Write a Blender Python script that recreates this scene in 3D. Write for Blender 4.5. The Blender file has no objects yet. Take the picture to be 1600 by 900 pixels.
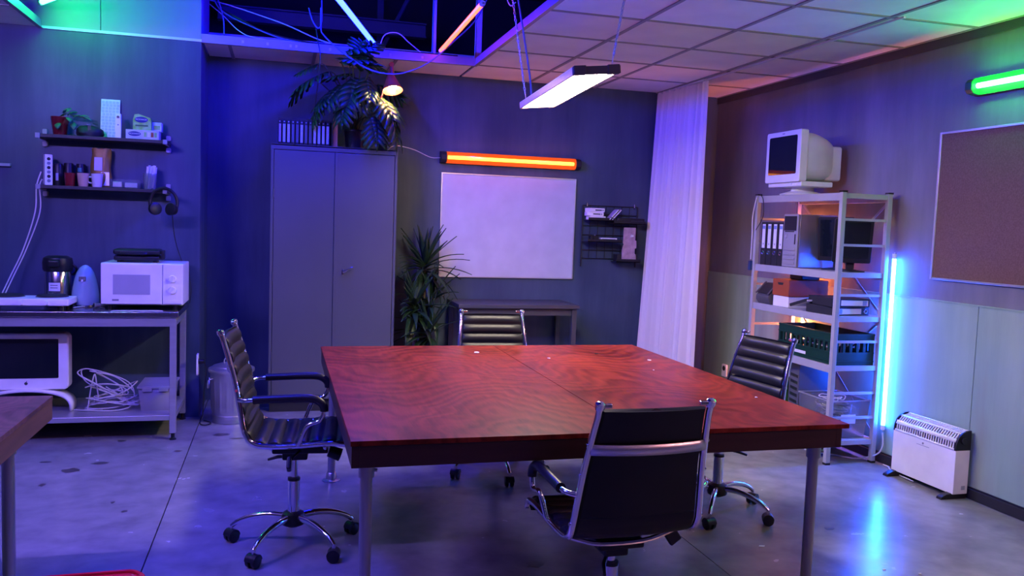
import bpy, bmesh, math, random
from mathutils import Vector, Matrix, Euler
random.seed(7)
R = math.radians
scene = bpy.context.scene
COL = scene.collection

# ---------------------------------------------------------------- camera, world, exposure
F, YAW, PITCH, ROLL, CH = 1310.5, .2720132, -.075888, .0347935, 1.48
fw = Vector((math.sin(YAW)*math.cos(PITCH), math.cos(YAW)*math.cos(PITCH), math.sin(PITCH)))
r0 = Vector((math.cos(YAW), -math.sin(YAW), 0)); u0 = r0.cross(fw)
rt = math.cos(ROLL)*r0 + math.sin(ROLL)*u0
up = -math.sin(ROLL)*r0 + math.cos(ROLL)*u0
cd = bpy.data.cameras.new('camera'); cam = bpy.data.objects.new('camera', cd); COL.objects.link(cam)
M4 = Matrix((rt, up, -fw)).transposed().to_4x4(); M4.translation = (0, 0, CH)
cam.matrix_world = M4
cd.sensor_width = 36; cd.lens = F/1600*36; cd.clip_start = .05; cd.clip_end = 60
scene.camera = cam
w = bpy.data.worlds.new('world'); scene.world = w; w.use_nodes = True
w.node_tree.nodes['Background'].inputs[0].default_value = (.25, .2, .6, 1)
w.node_tree.nodes['Background'].inputs[1].default_value = .02
vs = scene.view_settings
vs.view_transform = 'Standard'; vs.look = 'None'; vs.gamma = 1; vs.exposure = 0.0; vs.use_curve_mapping = False
scene.cycles.caustics_reflective = False; scene.cycles.caustics_refractive = False
# lamp strengths (emission, one place to tune)
E_PANEL, E_BLUE, E_ORANGE, E_GREEN = 84, 530, 9, 175
E_BATTEN, E_BULB, E_STANDBLUE, E_RACKORG, E_GREENVOID = 24, 280, 290, 280, 85
E_FILL_VIOLET, E_FILL_PINK, E_FILL_BLUE = 1120, 230, 560  # added fill lamps, all out of view

# ---------------------------------------------------------------- materials
MATS = {}
def nt(m):
    m.use_nodes = True
    return m.node_tree.nodes, m.node_tree.links
def mat(name, col=(.5,.5,.5), rough=.5, metal=0, spec=.5, coat=0, trans=0, alpha=1, var=0, vscale=(6,6,6), col2=None, bump=0, bscale=60, ior=1.45, rvar=0, detail=4):
    if name in MATS: return MATS[name]
    m = bpy.data.materials.new(name); N, L = nt(m); b = N['Principled BSDF']
    b.inputs['Base Color'].default_value = (*col, 1); b.inputs['Roughness'].default_value = rough
    b.inputs['Metallic'].default_value = metal; b.inputs['Specular IOR Level'].default_value = spec
    b.inputs['Coat Weight'].default_value = coat; b.inputs['Coat Roughness'].default_value = .12
    b.inputs['Transmission Weight'].default_value = trans; b.inputs['Alpha'].default_value = alpha
    b.inputs['IOR'].default_value = ior
    tc = N.new('ShaderNodeTexCoord'); mp = N.new('ShaderNodeMapping'); mp.inputs['Scale'].default_value = vscale
    L.new(tc.outputs['Object'], mp.inputs[0])
    n = N.new('ShaderNodeTexNoise'); n.inputs['Scale'].default_value = 1; n.inputs['Detail'].default_value = detail
    L.new(mp.outputs[0], n.inputs['Vector'])
    c2 = col2 or tuple(min(1, c*(1+max(var, .06)*2)) for c in col)
    rp = N.new('ShaderNodeValToRGB'); rp.color_ramp.elements[0].position = .35; rp.color_ramp.elements[1].position = .72
    rp.color_ramp.elements[0].color = (*col, 1); rp.color_ramp.elements[1].color = (*c2, 1)
    L.new(n.outputs['Fac'], rp.inputs[0]); L.new(rp.outputs[0], b.inputs['Base Color'])
    if rvar:
        mr = N.new('ShaderNodeMapRange'); mr.inputs['To Min'].default_value = rough-rvar; mr.inputs['To Max'].default_value = rough+rvar
        L.new(n.outputs['Fac'], mr.inputs[0]); L.new(mr.outputs[0], b.inputs['Roughness'])
    if bump:
        n2 = N.new('ShaderNodeTexNoise'); n2.inputs['Scale'].default_value = bscale; n2.inputs['Detail'].default_value = 3
        L.new(tc.outputs['Object'], n2.inputs['Vector'])
        bp = N.new('ShaderNodeBump'); bp.inputs['Strength'].default_value = bump; bp.inputs['Distance'].default_value = .004
        L.new(n2.outputs['Fac'], bp.inputs['Height']); L.new(bp.outputs[0], b.inputs['Normal'])
    MATS[name] = m
    return m
def emis(name, col, strength, base=(.8,.8,.8)):
    m = bpy.data.materials.new(name); N, L = nt(m); b = N['Principled BSDF']
    b.inputs['Base Color'].default_value = (*base, 1); b.inputs['Roughness'].default_value = .4
    b.inputs['Emission Color'].default_value = (*col, 1); b.inputs['Emission Strength'].default_value = strength
    MATS[name] = m
    return m

def concrete_floor():
    m = bpy.data.materials.new('polished_concrete'); N, L = nt(m); b = N['Principled BSDF']
    tc = N.new('ShaderNodeTexCoord')
    n1 = N.new('ShaderNodeTexNoise'); n1.inputs['Scale'].default_value = 1.1; n1.inputs['Detail'].default_value = 6; n1.inputs['Roughness'].default_value = .6
    n2 = N.new('ShaderNodeTexNoise'); n2.inputs['Scale'].default_value = 7; n2.inputs['Detail'].default_value = 5; n2.inputs['Distortion'].default_value = .2
    L.new(tc.outputs['Object'], n1.inputs['Vector']); L.new(tc.outputs['Object'], n2.inputs['Vector'])
    mx = N.new('ShaderNodeMath'); mx.operation = 'ADD'; L.new(n1.outputs['Fac'], mx.inputs[0]); L.new(n2.outputs['Fac'], mx.inputs[1])
    rp = N.new('ShaderNodeValToRGB'); e = rp.color_ramp.elements
    e[0].position = .75; e[0].color = (.175,.17,.175,1); e[1].position = 1.25; e[1].color = (.31,.30,.295,1)
    hf = N.new('ShaderNodeMath'); hf.operation = 'MULTIPLY'; hf.inputs[1].default_value = 1.0
    mrp = N.new('ShaderNodeMapRange'); mrp.inputs['From Min'].default_value = .7; mrp.inputs['From Max'].default_value = 1.3
    L.new(mx.outputs[0], mrp.inputs[0]); e[0].position = 0; e[1].position = 1
    L.new(mrp.outputs[0], rp.inputs[0])
    L.new(rp.outputs[0], b.inputs['Base Color'])
    mr = N.new('ShaderNodeMapRange'); mr.inputs['To Min'].default_value = .19; mr.inputs['To Max'].default_value = .31
    L.new(n2.outputs['Fac'], mr.inputs[0]); L.new(mr.outputs[0], b.inputs['Roughness'])
    bp = N.new('ShaderNodeBump'); bp.inputs['Strength'].default_value = .12; bp.inputs['Distance'].default_value = .01
    L.new(n2.outputs['Fac'], bp.inputs['Height']); L.new(bp.outputs[0], b.inputs['Normal'])
    b.inputs['Specular IOR Level'].default_value = .6
    MATS['floor'] = m
    return m
def wall_paint(name, ca, cb, streak=(4.5,4.5,.55), rough=.42, stain=None, scuff=.35):
    m = bpy.data.materials.new(name); N, L = nt(m); b = N['Principled BSDF']
    tc = N.new('ShaderNodeTexCoord'); mp = N.new('ShaderNodeMapping'); mp.inputs['Scale'].default_value = streak
    L.new(tc.outputs['Object'], mp.inputs[0])
    n = N.new('ShaderNodeTexNoise'); n.inputs['Scale'].default_value = 1; n.inputs['Detail'].default_value = 7; n.inputs['Roughness'].default_value = .62
    L.new(mp.outputs[0], n.inputs['Vector'])
    n2 = N.new('ShaderNodeTexNoise'); n2.inputs['Scale'].default_value = 1.3; n2.inputs['Detail'].default_value = 3
    L.new(tc.outputs['Object'], n2.inputs['Vector'])
    ad = N.new('ShaderNodeMath'); ad.operation = 'MULTIPLY'; L.new(n.outputs['Fac'], ad.inputs[0]); L.new(n2.outputs['Fac'], ad.inputs[1])
    rp = N.new('ShaderNodeValToRGB'); e = rp.color_ramp.elements
    e[0].position = .16; e[0].color = (*ca,1); e[1].position = .46; e[1].color = (*cb,1)
    L.new(ad.outputs[0], rp.inputs[0]); out = rp.outputs[0]
    if stain:
        n3 = N.new('ShaderNodeTexNoise'); n3.inputs['Scale'].default_value = 1; n3.inputs['Detail'].default_value = 5
        mp3 = N.new('ShaderNodeMapping'); mp3.inputs['Scale'].default_value = (4,3.2,.8); mp3.inputs['Location'].default_value = (3,1,2)
        L.new(tc.outputs['Object'], mp3.inputs[0]); L.new(mp3.outputs[0], n3.inputs['Vector'])
        r3 = N.new('ShaderNodeValToRGB'); r3.color_ramp.elements[0].position = .52; r3.color_ramp.elements[1].position = .72
        r3.color_ramp.elements[0].color = (0,0,0,1); r3.color_ramp.elements[1].color = (.75,.75,.75,1)
        L.new(n3.outputs['Fac'], r3.inputs[0])
        mm = N.new('ShaderNodeMixRGB'); L.new(r3.outputs[0], mm.inputs[0]); L.new(out, mm.inputs[1]); mm.inputs[2].default_value = (*stain,1)
        out = mm.outputs[0]
    L.new(out, b.inputs['Base Color']); b.inputs['Specular IOR Level'].default_value = .3
    mr = N.new('ShaderNodeMapRange'); mr.inputs['To Min'].default_value = rough+.15; mr.inputs['To Max'].default_value = rough-.12
    L.new(n.outputs['Fac'], mr.inputs[0]); L.new(mr.outputs[0], b.inputs['Roughness'])
    bp = N.new('ShaderNodeBump'); bp.inputs['Strength'].default_value = .15; bp.inputs['Distance'].default_value = .006
    L.new(n.outputs['Fac'], bp.inputs['Height']); L.new(bp.outputs[0], b.inputs['Normal'])
    MATS[name] = m
    return m
def wood(name, dark, light, rough=.3, coat=.0, scale=1.0, spec=.14):
    m = bpy.data.materials.new(name); N, L = nt(m); b = N['Principled BSDF']
    def math_(op, a, b_=None, c=None):
        q = N.new('ShaderNodeMath'); q.operation = op
        for i, v in enumerate((a, b_, c)):
            if v is None: continue
            if isinstance(v, (int, float)): q.inputs[i].default_value = v
            else: L.new(v, q.inputs[i])
        return q.outputs[0]
    tc = N.new('ShaderNodeTexCoord'); sx = N.new('ShaderNodeSeparateXYZ'); L.new(tc.outputs['Object'], sx.inputs[0])
    def noise(scale_, vec=(1,1,1), det=4, dist=0):
        mp = N.new('ShaderNodeMapping'); mp.inputs['Scale'].default_value = vec; L.new(tc.outputs['Object'], mp.inputs[0])
        q = N.new('ShaderNodeTexNoise'); q.inputs['Scale'].default_value = scale_; q.inputs['Detail'].default_value = det; q.inputs['Distortion'].default_value = dist
        L.new(mp.outputs[0], q.inputs['Vector']); return q.outputs['Fac']
    n1 = noise(1.7*scale, (1,.8,1), 3, .6); n2 = noise(34*scale, (1.5,.16,1), 6); n3 = noise(2.3*scale, (1,1,1), 5); n4 = noise(140*scale, (1,.12,1), 3)
    arch = math_('COSINE', math_('MULTIPLY', sx.outputs[0], 8.6*scale))            # cathedral arches along the board
    h = math_('ADD', math_('MULTIPLY', sx.outputs[1], 1.9*scale), math_('ADD', math_('MULTIPLY', arch, .34), math_('MULTIPLY', n1, 2.3)))
    ring = math_('SINE', math_('ADD', math_('MULTIPLY', h, 24.0), math_('MULTIPLY', n2, 2.5)))
    v = math_('MULTIPLY_ADD', ring, .12, math_('MULTIPLY_ADD', n2, .5, math_('MULTIPLY_ADD', n3, .75, math_('MULTIPLY', n4, .25))))
    mr = N.new('ShaderNodeMapRange'); mr.inputs['From Min'].default_value = .45; mr.inputs['From Max'].default_value = 1.05; L.new(v, mr.inputs[0])
    rp = N.new('ShaderNodeValToRGB'); e = rp.color_ramp.elements; e[0].color = (*dark,1); e[1].color = (*light,1)
    L.new(mr.outputs[0], rp.inputs[0]); L.new(rp.outputs[0], b.inputs['Base Color'])
    rr = N.new('ShaderNodeMapRange'); rr.inputs['To Min'].default_value = rough-.08; rr.inputs['To Max'].default_value = rough+.16
    L.new(n3, rr.inputs[0]); L.new(rr.outputs[0], b.inputs['Roughness'])
    b.inputs['Coat Weight'].default_value = coat; b.inputs['Specular IOR Level'].default_value = spec
    bp = N.new('ShaderNodeBump'); bp.inputs['Strength'].default_value = .22; bp.inputs['Distance'].default_value = .002
    L.new(v, bp.inputs['Height']); L.new(bp.outputs[0], b.inputs['Normal'])
    MATS[name] = m
    return m
def fabric_curtain():
    m = bpy.data.materials.new('curtain_fabric'); N, L = nt(m); b = N['Principled BSDF']
    b.inputs['Base Color'].default_value = (.95,.87,.85,1); b.inputs['Roughness'].default_value = .85
    t = N.new('ShaderNodeBsdfTranslucent'); t.inputs[0].default_value = (.75,.68,.7,1)
    ms = N.new('ShaderNodeMixShader'); ms.inputs[0].default_value = .22
    tc = N.new('ShaderNodeTexCoord'); wv = N.new('ShaderNodeTexNoise'); wv.inputs['Scale'].default_value = 220; L.new(tc.outputs['Object'], wv.inputs['Vector'])
    bp = N.new('ShaderNodeBump'); bp.inputs['Strength'].default_value = .15; bp.inputs['Distance'].default_value = .002; L.new(wv.outputs['Fac'], bp.inputs['Height']); L.new(bp.outputs[0], b.inputs['Normal'])
    o = N['Material Output']; L.new(b.outputs[0], ms.inputs[1]); L.new(t.outputs[0], ms.inputs[2]); L.new(ms.outputs[0], o.inputs[0])
    MATS['curtain'] = m
    return m

SLATE = wall_paint('slate_wall_paint', (.036,.058,.100), (.090,.126,.188))
GREYW = wall_paint('grey_wall_paint', (.17,.175,.18), (.27,.27,.275), streak=(5,5,.9), rough=.5, stain=(.2,.19,.17))
PLAST = wall_paint('pale_lower_plaster', (.29,.43,.29), (.43,.59,.41), streak=(5,5,.6), rough=.6, stain=(.30,.265,.2))
FLOOR = concrete_floor()
WHITEP = mat('white_plasterboard', (.30,.31,.31), .6, var=.05, vscale=(2,2,2))
TILE = mat('ceiling_tile', (.90,.85,.80), .9, var=.04, vscale=(3,3,3), bump=.2, bscale=240)
TBAR = mat('grid_bar_grey', (.30,.285,.28), .5)
WHITEM = mat('white_metal', (.72,.72,.72), .35, bump=.02)
CHROME = mat('chrome', (.82,.82,.84), .08, metal=1, var=.02)
STEEL = mat('brushed_steel', (.5,.5,.52), .36, metal=.65, vscale=(2,40,40), rvar=.08)
PIPE = mat('galvanised_pipe', (.42,.42,.43), .38, metal=.9, rvar=.08)
GALV = mat('galvanised_sheet', (.5,.51,.53), .40, metal=.85, vscale=(9,9,9), rvar=.08)
BLACKL = mat('black_leather', (.011,.011,.013), .40, spec=.35, bump=.08, bscale=180)
BLACKP = mat('black_plastic', (.012,.012,.014), .38, bump=.03)
BLACKM = mat('matt_black', (.02,.02,.022), .6)
WHITEPL = mat('white_plastic', (.88,.86,.83), .32, var=.02)
BEIGEPL = mat('grey_beige_plastic', (.74,.74,.70), .4, var=.04)
CABM = mat('grey_cabinet_enamel', (.092,.096,.10), .34, var=.12, vscale=(1.5,1.5,1), rvar=.06, bump=.02, bscale=30)
TWOOD = wood('red_brown_table_wood', (.075,.009,.006), (.30,.038,.020), rough=.32, spec=.12)
SKIRT = mat('dark_brown_skirt', (.035,.013,.011), .4, var=.3, vscale=(2,2,30))
WOOD2 = wood('dark_worn_table_wood', (.06,.022,.018), (.26,.10,.07), rough=.28, scale=1.6, spec=.5)
SCREEN = mat('dark_screen_glass', (.008,.012,.016), .03, spec=.5)
GREEND = mat('dark_green_plastic', (.006,.045,.026), .42)
ORANGEB = mat('orange_box_plastic', (.36,.075,.025), .5)
CLEAR = mat('clear_plastic', (.75,.78,.8), .12, trans=.85, spec=.4, alpha=.55, ior=1.15)
FROST = mat('frosted_plastic', (.6,.6,.63), .35, trans=.5, alpha=.75, ior=1.1)
PAPER = mat('white_paper', (.75,.75,.75), .8)
LEAFG = mat('dark_green_leaf', (.012,.05,.017), .38, col2=(.03,.10,.03), vscale=(9,9,9))
LEAFY = mat('yucca_leaf', (.012,.034,.018), .42, col2=(.02,.06,.025), vscale=(2,9,9))
STEMM = mat('leaf_stalk', (.07,.10,.03), .5)
CABLEW = mat('white_cable_sheath', (.62,.61,.6), .45)
CABLEK = mat('black_cable_sheath', (.015,.015,.017), .45)
CABLEB = mat('blue_grey_cable', (.13,.17,.3), .45)
CORK = mat('brown_cork', (.16,.085,.062), .9, col2=(.22,.12,.09), vscale=(120,120,120), bump=.2, bscale=250)
VOIDM = mat('dark_roof_sheet', (.03,.032,.04), .6)
BEAMM = mat('roof_beam_steel', (.10,.11,.14), .55)
WBOARD = mat('whiteboard_enamel', (.58,.60,.62), .16, coat=.3)
ALU = mat('aluminium_frame', (.6,.6,.61), .32, metal=.8)
REDP = mat('glossy_red_plastic', (.62,.015,.03), .14, coat=.6)
CURT = fabric_curtain()

# ---------------------------------------------------------------- mesh helper
class MB:
    def __init__(s): s.v = []; s.f = []
    def add(s, vs, fs):
        o = len(s.v); s.v += [tuple(p) for p in vs]; s.f += [tuple(i+o for i in q) for q in fs]; return s
    def box(s, x0, y0, z0, x1, y1, z1):
        return s.add([(x0,y0,z0),(x1,y0,z0),(x1,y1,z0),(x0,y1,z0),(x0,y0,z1),(x1,y0,z1),(x1,y1,z1),(x0,y1,z1)],
                     [(3,2,1,0),(4,5,6,7),(0,1,5,4),(1,2,6,5),(2,3,7,6),(3,0,4,7)])
    def obox(s, c, size, rot=(0,0,0)):
        m = Euler(rot).to_matrix(); c = Vector(c); a = Vector(size)/2
        P = [c + m @ Vector((sx*a.x, sy*a.y, sz*a.z)) for sz in (-1,1) for sx, sy in ((-1,-1),(1,-1),(1,1),(-1,1))]
        return s.add(P, [(3,2,1,0),(4,5,6,7),(0,1,5,4),(1,2,6,5),(2,3,7,6),(3,0,4,7)])
    def tube(s, pts, r, n=8, closed=False, cap=True):
        pts = [Vector(p) for p in pts]; k = len(pts); rs = r if isinstance(r, (list, tuple)) else [r]*k
        T = []
        for i in range(k):
            a = pts[(i-1) % k] if (closed or i) else pts[0]; b = pts[(i+1) % k] if (closed or i < k-1) else pts[-1]
            d = (b-a); T.append(d.normalized() if d.length > 1e-9 else Vector((0,0,1)))
        t = T[0]; ref = Vector((0,0,1)) if abs(t.z) < .9 else Vector((1,0,0))
        nrm = (ref - t*ref.dot(t)).normalized(); vs = []
        for i in range(k):
            t = T[i]; nrm = nrm - t*nrm.dot(t)
            nrm = nrm.normalized() if nrm.length > 1e-6 else t.orthogonal().normalized()
            bn = t.cross(nrm)
            for j in range(n):
                a = 2*math.pi*j/n; vs.append(pts[i] + (nrm*math.cos(a) + bn*math.sin(a))*rs[i])
        fs = []; m = k if closed else k-1
        for i in range(m):
            for j in range(n):
                a, b = i*n+j, i*n+(j+1) % n; c, d = ((i+1) % k)*n+(j+1) % n, ((i+1) % k)*n+j
                fs.append((a,b,c,d))
        if cap and not closed: fs += [tuple(reversed(range(n))), tuple((k-1)*n+j for j in range(n))]
        return s.add(vs, fs)
    def cyl(s, p0, p1, r, r1=None, n=14): return s.tube([p0, p1], [r, r if r1 is None else r1], n)
    def lathe(s, prof, c=(0,0,0), n=24, a0=0, a1=2*math.pi, fn=None):
        c = Vector(c); full = abs(a1-a0-2*math.pi) < 1e-6; k = n if full else n+1; vs = []
        for (r, z) in prof:
            for j in range(k):
                a = a0+(a1-a0)*j/n; rr = fn(r, z, a) if fn else r
                vs.append(c + Vector((rr*math.cos(a), rr*math.sin(a), z)))
        fs = []
        for i in range(len(prof)-1):
            for j in range(n):
                b = (j+1) % k; fs.append((i*k+j, i*k+b, (i+1)*k+b, (i+1)*k+j))
        if full:
            if prof[0][0] > 1e-4: fs.append(tuple(reversed(range(k))))
            if prof[-1][0] > 1e-4: fs.append(tuple((len(prof)-1)*k+j for j in range(k)))
        return s.add(vs, fs)
    def prism(s, poly, lo, hi, ax='z'):
        k = len(poly)
        def P(a, b, h): return {'z': (a,b,h), 'y': (a,h,b), 'x': (h,a,b)}[ax]
        vs = [P(a,b,lo) for a,b in poly] + [P(a,b,hi) for a,b in poly]
        return s.add(vs, [tuple(reversed(range(k))), tuple(range(k,2*k))] + [(i,(i+1)%k,(i+1)%k+k,i+k) for i in range(k)])
    def surf(s, fn, nu, nv):
        vs = [fn(i/nu, j/nv) for i in range(nu+1) for j in range(nv+1)]
        return s.add(vs, [(i*(nv+1)+j, (i+1)*(nv+1)+j, (i+1)*(nv+1)+j+1, i*(nv+1)+j+1) for i in range(nu) for j in range(nv)])
    def xf(s, m):
        s.v = [tuple(m @ Vector(p)) for p in s.v]; return s
    def mesh(s, name, m, ang=38):
        me = bpy.data.meshes.new(name); me.from_pydata(s.v, [], s.f)
        bm = bmesh.new(); bm.from_mesh(me); bmesh.ops.recalc_face_normals(bm, faces=bm.faces); bm.to_mesh(me); bm.free()
        me.polygons.foreach_set('use_smooth', [True]*len(me.polygons)); me.set_sharp_from_angle(angle=R(ang))
        me.materials.append(m); return me
    def build(s, name, m, parent=None, bevel=0, seg=2, loc=None, rot=None, solid=0, label=None):
        return link(name, s.mesh(name, m), parent, bevel, seg, loc, rot, solid, label)
def link(name, me, parent=None, bevel=0, seg=2, loc=None, rot=None, solid=0, label=None):
    o = bpy.data.objects.new(name, me); COL.objects.link(o); o.parent = parent
    if loc: o.location = loc
    if rot: o.rotation_euler = rot
    if solid:
        q = o.modifiers.new('solid', 'SOLIDIFY'); q.thickness = solid; q.offset = 0
    if bevel:
        b = o.modifiers.new('bevel', 'BEVEL'); b.width = bevel; b.segments = seg; b.limit_method = 'ANGLE'; b.angle_limit = R(35); b.harden_normals = True
    if label: o['label'] = label
    return o
def B(*a): return MB().box(*a)
def tag(o, label, cat, group=None):
    o['label'] = label; o['category'] = cat
    if group: o['group'] = group
    return o
def thing(name, label, cat, loc=(0,0,0), rz=0, group=None):
    o = bpy.data.objects.new(name, None); COL.objects.link(o); o.location = loc; o.rotation_euler = (0,0,rz)
    o.empty_display_size = .1
    return tag(o, label, cat, group)
def struct(o, label=None):
    o['kind'] = 'structure'
    if label: o['label'] = label
    return o
def copy_tree(o, parent=None):
    c = o.copy(); COL.objects.link(c); c.parent = parent
    for ch in list(o.children): copy_tree(ch, c)
    return c
def spline(pts, n=8, closed=False):
    P = [Vector(p) for p in pts]; k = len(P); out = []
    for i in range(k if closed else k-1):
        g = (lambda q: P[q % k]) if closed else (lambda q: P[max(0, min(k-1, q))])
        a, b, c, d = g(i-1), g(i), g(i+1), g(i+2)
        for j in range(n):
            t = j/n
            out.append(.5*((2*b) + (c-a)*t + (2*a-5*b+4*c-d)*t*t + (3*b-a-3*c+d)*t**3))
    if not closed: out.append(P[-1])
    return out
def rrect(w, h, r, n=4, cx=0, cy=0):
    out = []
    for (sx, sy, a) in ((1,1,0),(-1,1,90),(-1,-1,180),(1,-1,270)):
        for i in range(n+1):
            t = R(a+90*i/n); out.append((cx+sx*(w/2-r)+r*math.cos(t), cy+sy*(h/2-r)+r*math.sin(t)))
    return out
def text_mesh(txt, size, m, name='lettering', extrude=.0005):
    cu = bpy.data.curves.new(name, 'FONT'); cu.body = txt; cu.size = size; cu.extrude = extrude; cu.align_x = 'CENTER'; cu.align_y = 'CENTER'; cu.resolution_u = 2
    t = bpy.data.objects.new(name, cu); COL.objects.link(t)
    me = bpy.data.meshes.new_from_object(t.evaluated_get(bpy.context.evaluated_depsgraph_get()))
    bpy.data.objects.remove(t); me.materials.clear(); me.materials.append(m); me.name = name
    return me

# ================================================================ STRUCTURE
ZC, XR, YB, XL, YF = 2.69, 3.85, 7.0, -4.2, -2.2          # ceiling height, right, back, left, front of the room
BX, BY = -.55, 6.41                                        # corner of the boxed-out wall on the left
OX0, OX1, OY0, OY1 = -1.563, 1.437, 2.217, 6.417           # opening in the ceiling
fl = struct(B(XL,YF,-.12,XR,YB,-.012).build('floor', mat('joint_dark', (.03,.03,.03), .8)), 'polished grey concrete floor')
for (x0, x1) in ((XL, -.534), (-.528, 1.893), (1.897, XR)):
    B(x0,YF,-.012,x1,YB,0).build('floor_slab', FLOOR, fl)
rs = random.Random(3)
STAIN = mat('dark_floor_stain', (.055,.05,.05), .3, var=.3, vscale=(30,30,30))
for (x, y, a, b) in ((-1.119,5.154,.055,.05), (-.993,5.276,.05,.03), (-1.207,4.897,.018,.03), (-.963,5.782,.03,.03), (-.595,5.483,.025,.03), (-.36,5.86,.06,.05), (-.25,5.75,.05,.03), (-.80,4.55,.012,.02), (-.72,4.40,.015,.02), (1.1,3.4,.05,.04), (2.7,3.55,.03,.02), (-1.3,5.35,.04,.02), (.35,5.3,.04,.03)):
    MB().prism([(x+a*math.cos(k*.524)*rs.uniform(.6,1.1), y+b*math.sin(k*.524)*rs.uniform(.6,1.1)) for k in range(12)], .0001, .0007).build('stain', STAIN, fl)
wb = struct(B(BX,YB,0,XR+.1,YB+.12,2.86).build('wall_back', SLATE), 'dark slate painted back wall')
B(BX,YB-.005,2.845,XR,YB+.125,2.875).build('top_plate', mat('plate_grey', (.4,.4,.42), .5), wb)
wl = struct(B(XL,BY,0,BX,YB+.12,ZC+.01).build('wall_left', SLATE), 'dark slate boxed-out wall behind the steel workbench')
for (x0, x1) in ((OX0-.5, -1.2), (-1.196, BX)):
    B(x0,BY,ZC+.012,x1,YB+.1,4.0).build('upper_panel', WHITEP, wl, bevel=.002)
B(OX0,BY-.012,ZC-.006,BX+.004,BY+.01,ZC+.012).build('trim_strip', WHITEM, wl)
wr = struct(B(XR,YF,0,XR+.12,YB+.12,2.75).build('wall_right', GREYW), 'grey right wall with pale plaster panels below')
ys = [YF, -1.0, .2, 1.4, 2.65, 3.865, 5.12, 6.3, YB]
for a, b in zip(ys, ys[1:]):
    B(XR-.014,a+.0015,.07,XR,b-.0015,1.105).build('plaster_panel', PLAST, wr, bevel=.002)
B(XR-.02,YF,1.105,XR,YB,1.112).build('panel_ledge', PLAST, wr)
struct(B(XR-.026,YF,.004,XR-.0005,YB,.06).build('baseboard_right', BLACKM), 'black skirting along the right wall')
B(XR-.012,YF,2.635,XR,YB,2.69).build('cornice_strip', mat('dark_soot_paint', (.06,.06,.065), .6), wr)
struct(B(XL-.12,YF,0,XL,BY,2.75).build('wall_side', SLATE)); struct(B(XL-.12,YF-.12,0,XR+.12,YF,2.75).build('wall_front', SLATE))

# ceiling: tiles hang in a grid of bars
XG = [2.037+.6*k for k in range(-11, 4)]; XG = [x for x in XG if XL < x < XR]
ce = struct(B(XL,YF,ZC+.03,OX0-.02,BY,ZC+.06).box(OX1+.02,YF,ZC+.03,XR,YB,ZC+.06).box(OX0-.02,YF,ZC+.03,OX1+.02,OY0,ZC+.06).build('ceiling', VOIDM), 'suspended ceiling of pale square tiles with an opening')
YG = [4.017+.6*k for k in range(-11, 6)]
tile_me = MB().box(-.288,-.288,0,.288,.288,.012).mesh('ceiling_tile', TILE)
def tile(x0, x1, y0, y1):
    if abs(x1-x0-.6) < .01 and abs(y1-y0-.6) < .01:
        link('ceiling_tile', tile_me, ce, loc=((x0+x1)/2, (y0+y1)/2, ZC+.004))
    else: B(x0+.012,y0+.012,ZC+.004,x1-.012,y1-.012,ZC+.016).build('ceiling_tile', TILE, ce)
xcols = [(OX1+.6*k, min(OX1+.6*(k+1), XR)) for k in range(5) if OX1+.6*k < XR-.1]
rows = [(y, min(y+.6, YB)) for y in YG if y > 2.1 and y < YB-.1]
for x0, x1 in xcols:
    for y0, y1 in rows: tile(x0, x1, y0, y1)
for k in range(2):
    for y0, y1 in rows:
        if y1 <= 6.5: tile(OX0-.6*(k+1), OX0-.6*k, y0, y1)
xs = [BX] + [OX1-.6*k for k in (3,2,1,0)]
for x0, x1 in zip(xs, xs[1:]): tile(x0, x1, OY1, YB)
# rest of the ceiling, behind the camera
B(XL,YF,ZC,XR,rows[0][0],ZC+.03).build('rear_ceiling_panel', TILE, ce); B(XL,rows[0][0],ZC,OX0-1.2,BY,ZC+.03).build('side_ceiling_panel', TILE, ce)
for x in [OX1+.6*k for k in range(1,5) if OX1+.6*k < XR]: B(x-.012,2.2,ZC-.002,x+.012,YB,ZC+.006).build('grid_bar', TBAR, ce)
for x in (OX0-.6, OX0-1.2): B(x-.012,2.2,ZC-.002,x+.012,BY,ZC+.006).build('grid_bar', TBAR, ce)
for x in xs[1:-1]: B(x-.012,OY1,ZC-.002,x+.012,YB,ZC+.006).build('grid_bar', TBAR, ce)
for y in [r[0] for r in rows]:
    B(OX1,y-.010,ZC-.0015,XR,y+.010,ZC+.006).build('grid_bar', TBAR, ce)
    if y < 6.4: B(OX0-1.2,y-.010,ZC-.0015,OX0,y+.010,ZC+.006).build('grid_bar', TBAR, ce)
rim = mat('rim_grey_metal', (.30,.30,.31), .4, metal=.5)
for a in ((BX,OY1-.012,ZC-.004,OX1,OY1+.004,ZC+.052), (OX1-.004,OY0,ZC-.004,OX1+.012,OY1,ZC+.052), (OX0-.012,OY0,ZC-.004,OX0+.004,BY-.014,ZC+.052)):
    B(*a).build('opening_rim', rim, ce)
B(BX,OY1-.012,ZC-.008,OX1+.012,OY1+.02,ZC-.004).box(OX1-.014,OY0,ZC-.008,OX1+.014,OY1-.012,ZC-.004).box(OX0-.014,OY0,ZC-.008,OX0+.014,BY-.014,ZC-.004).build('rim_flange', rim, ce)
# small clips on the rim
for x in (-.27, -.1, .06, .1, .34, .78, 1.02): B(x-.008,OY1-.02,ZC+.01,x+.008,OY1-.012,ZC+.03).build('rim_clip', STEEL, ce)
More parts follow.
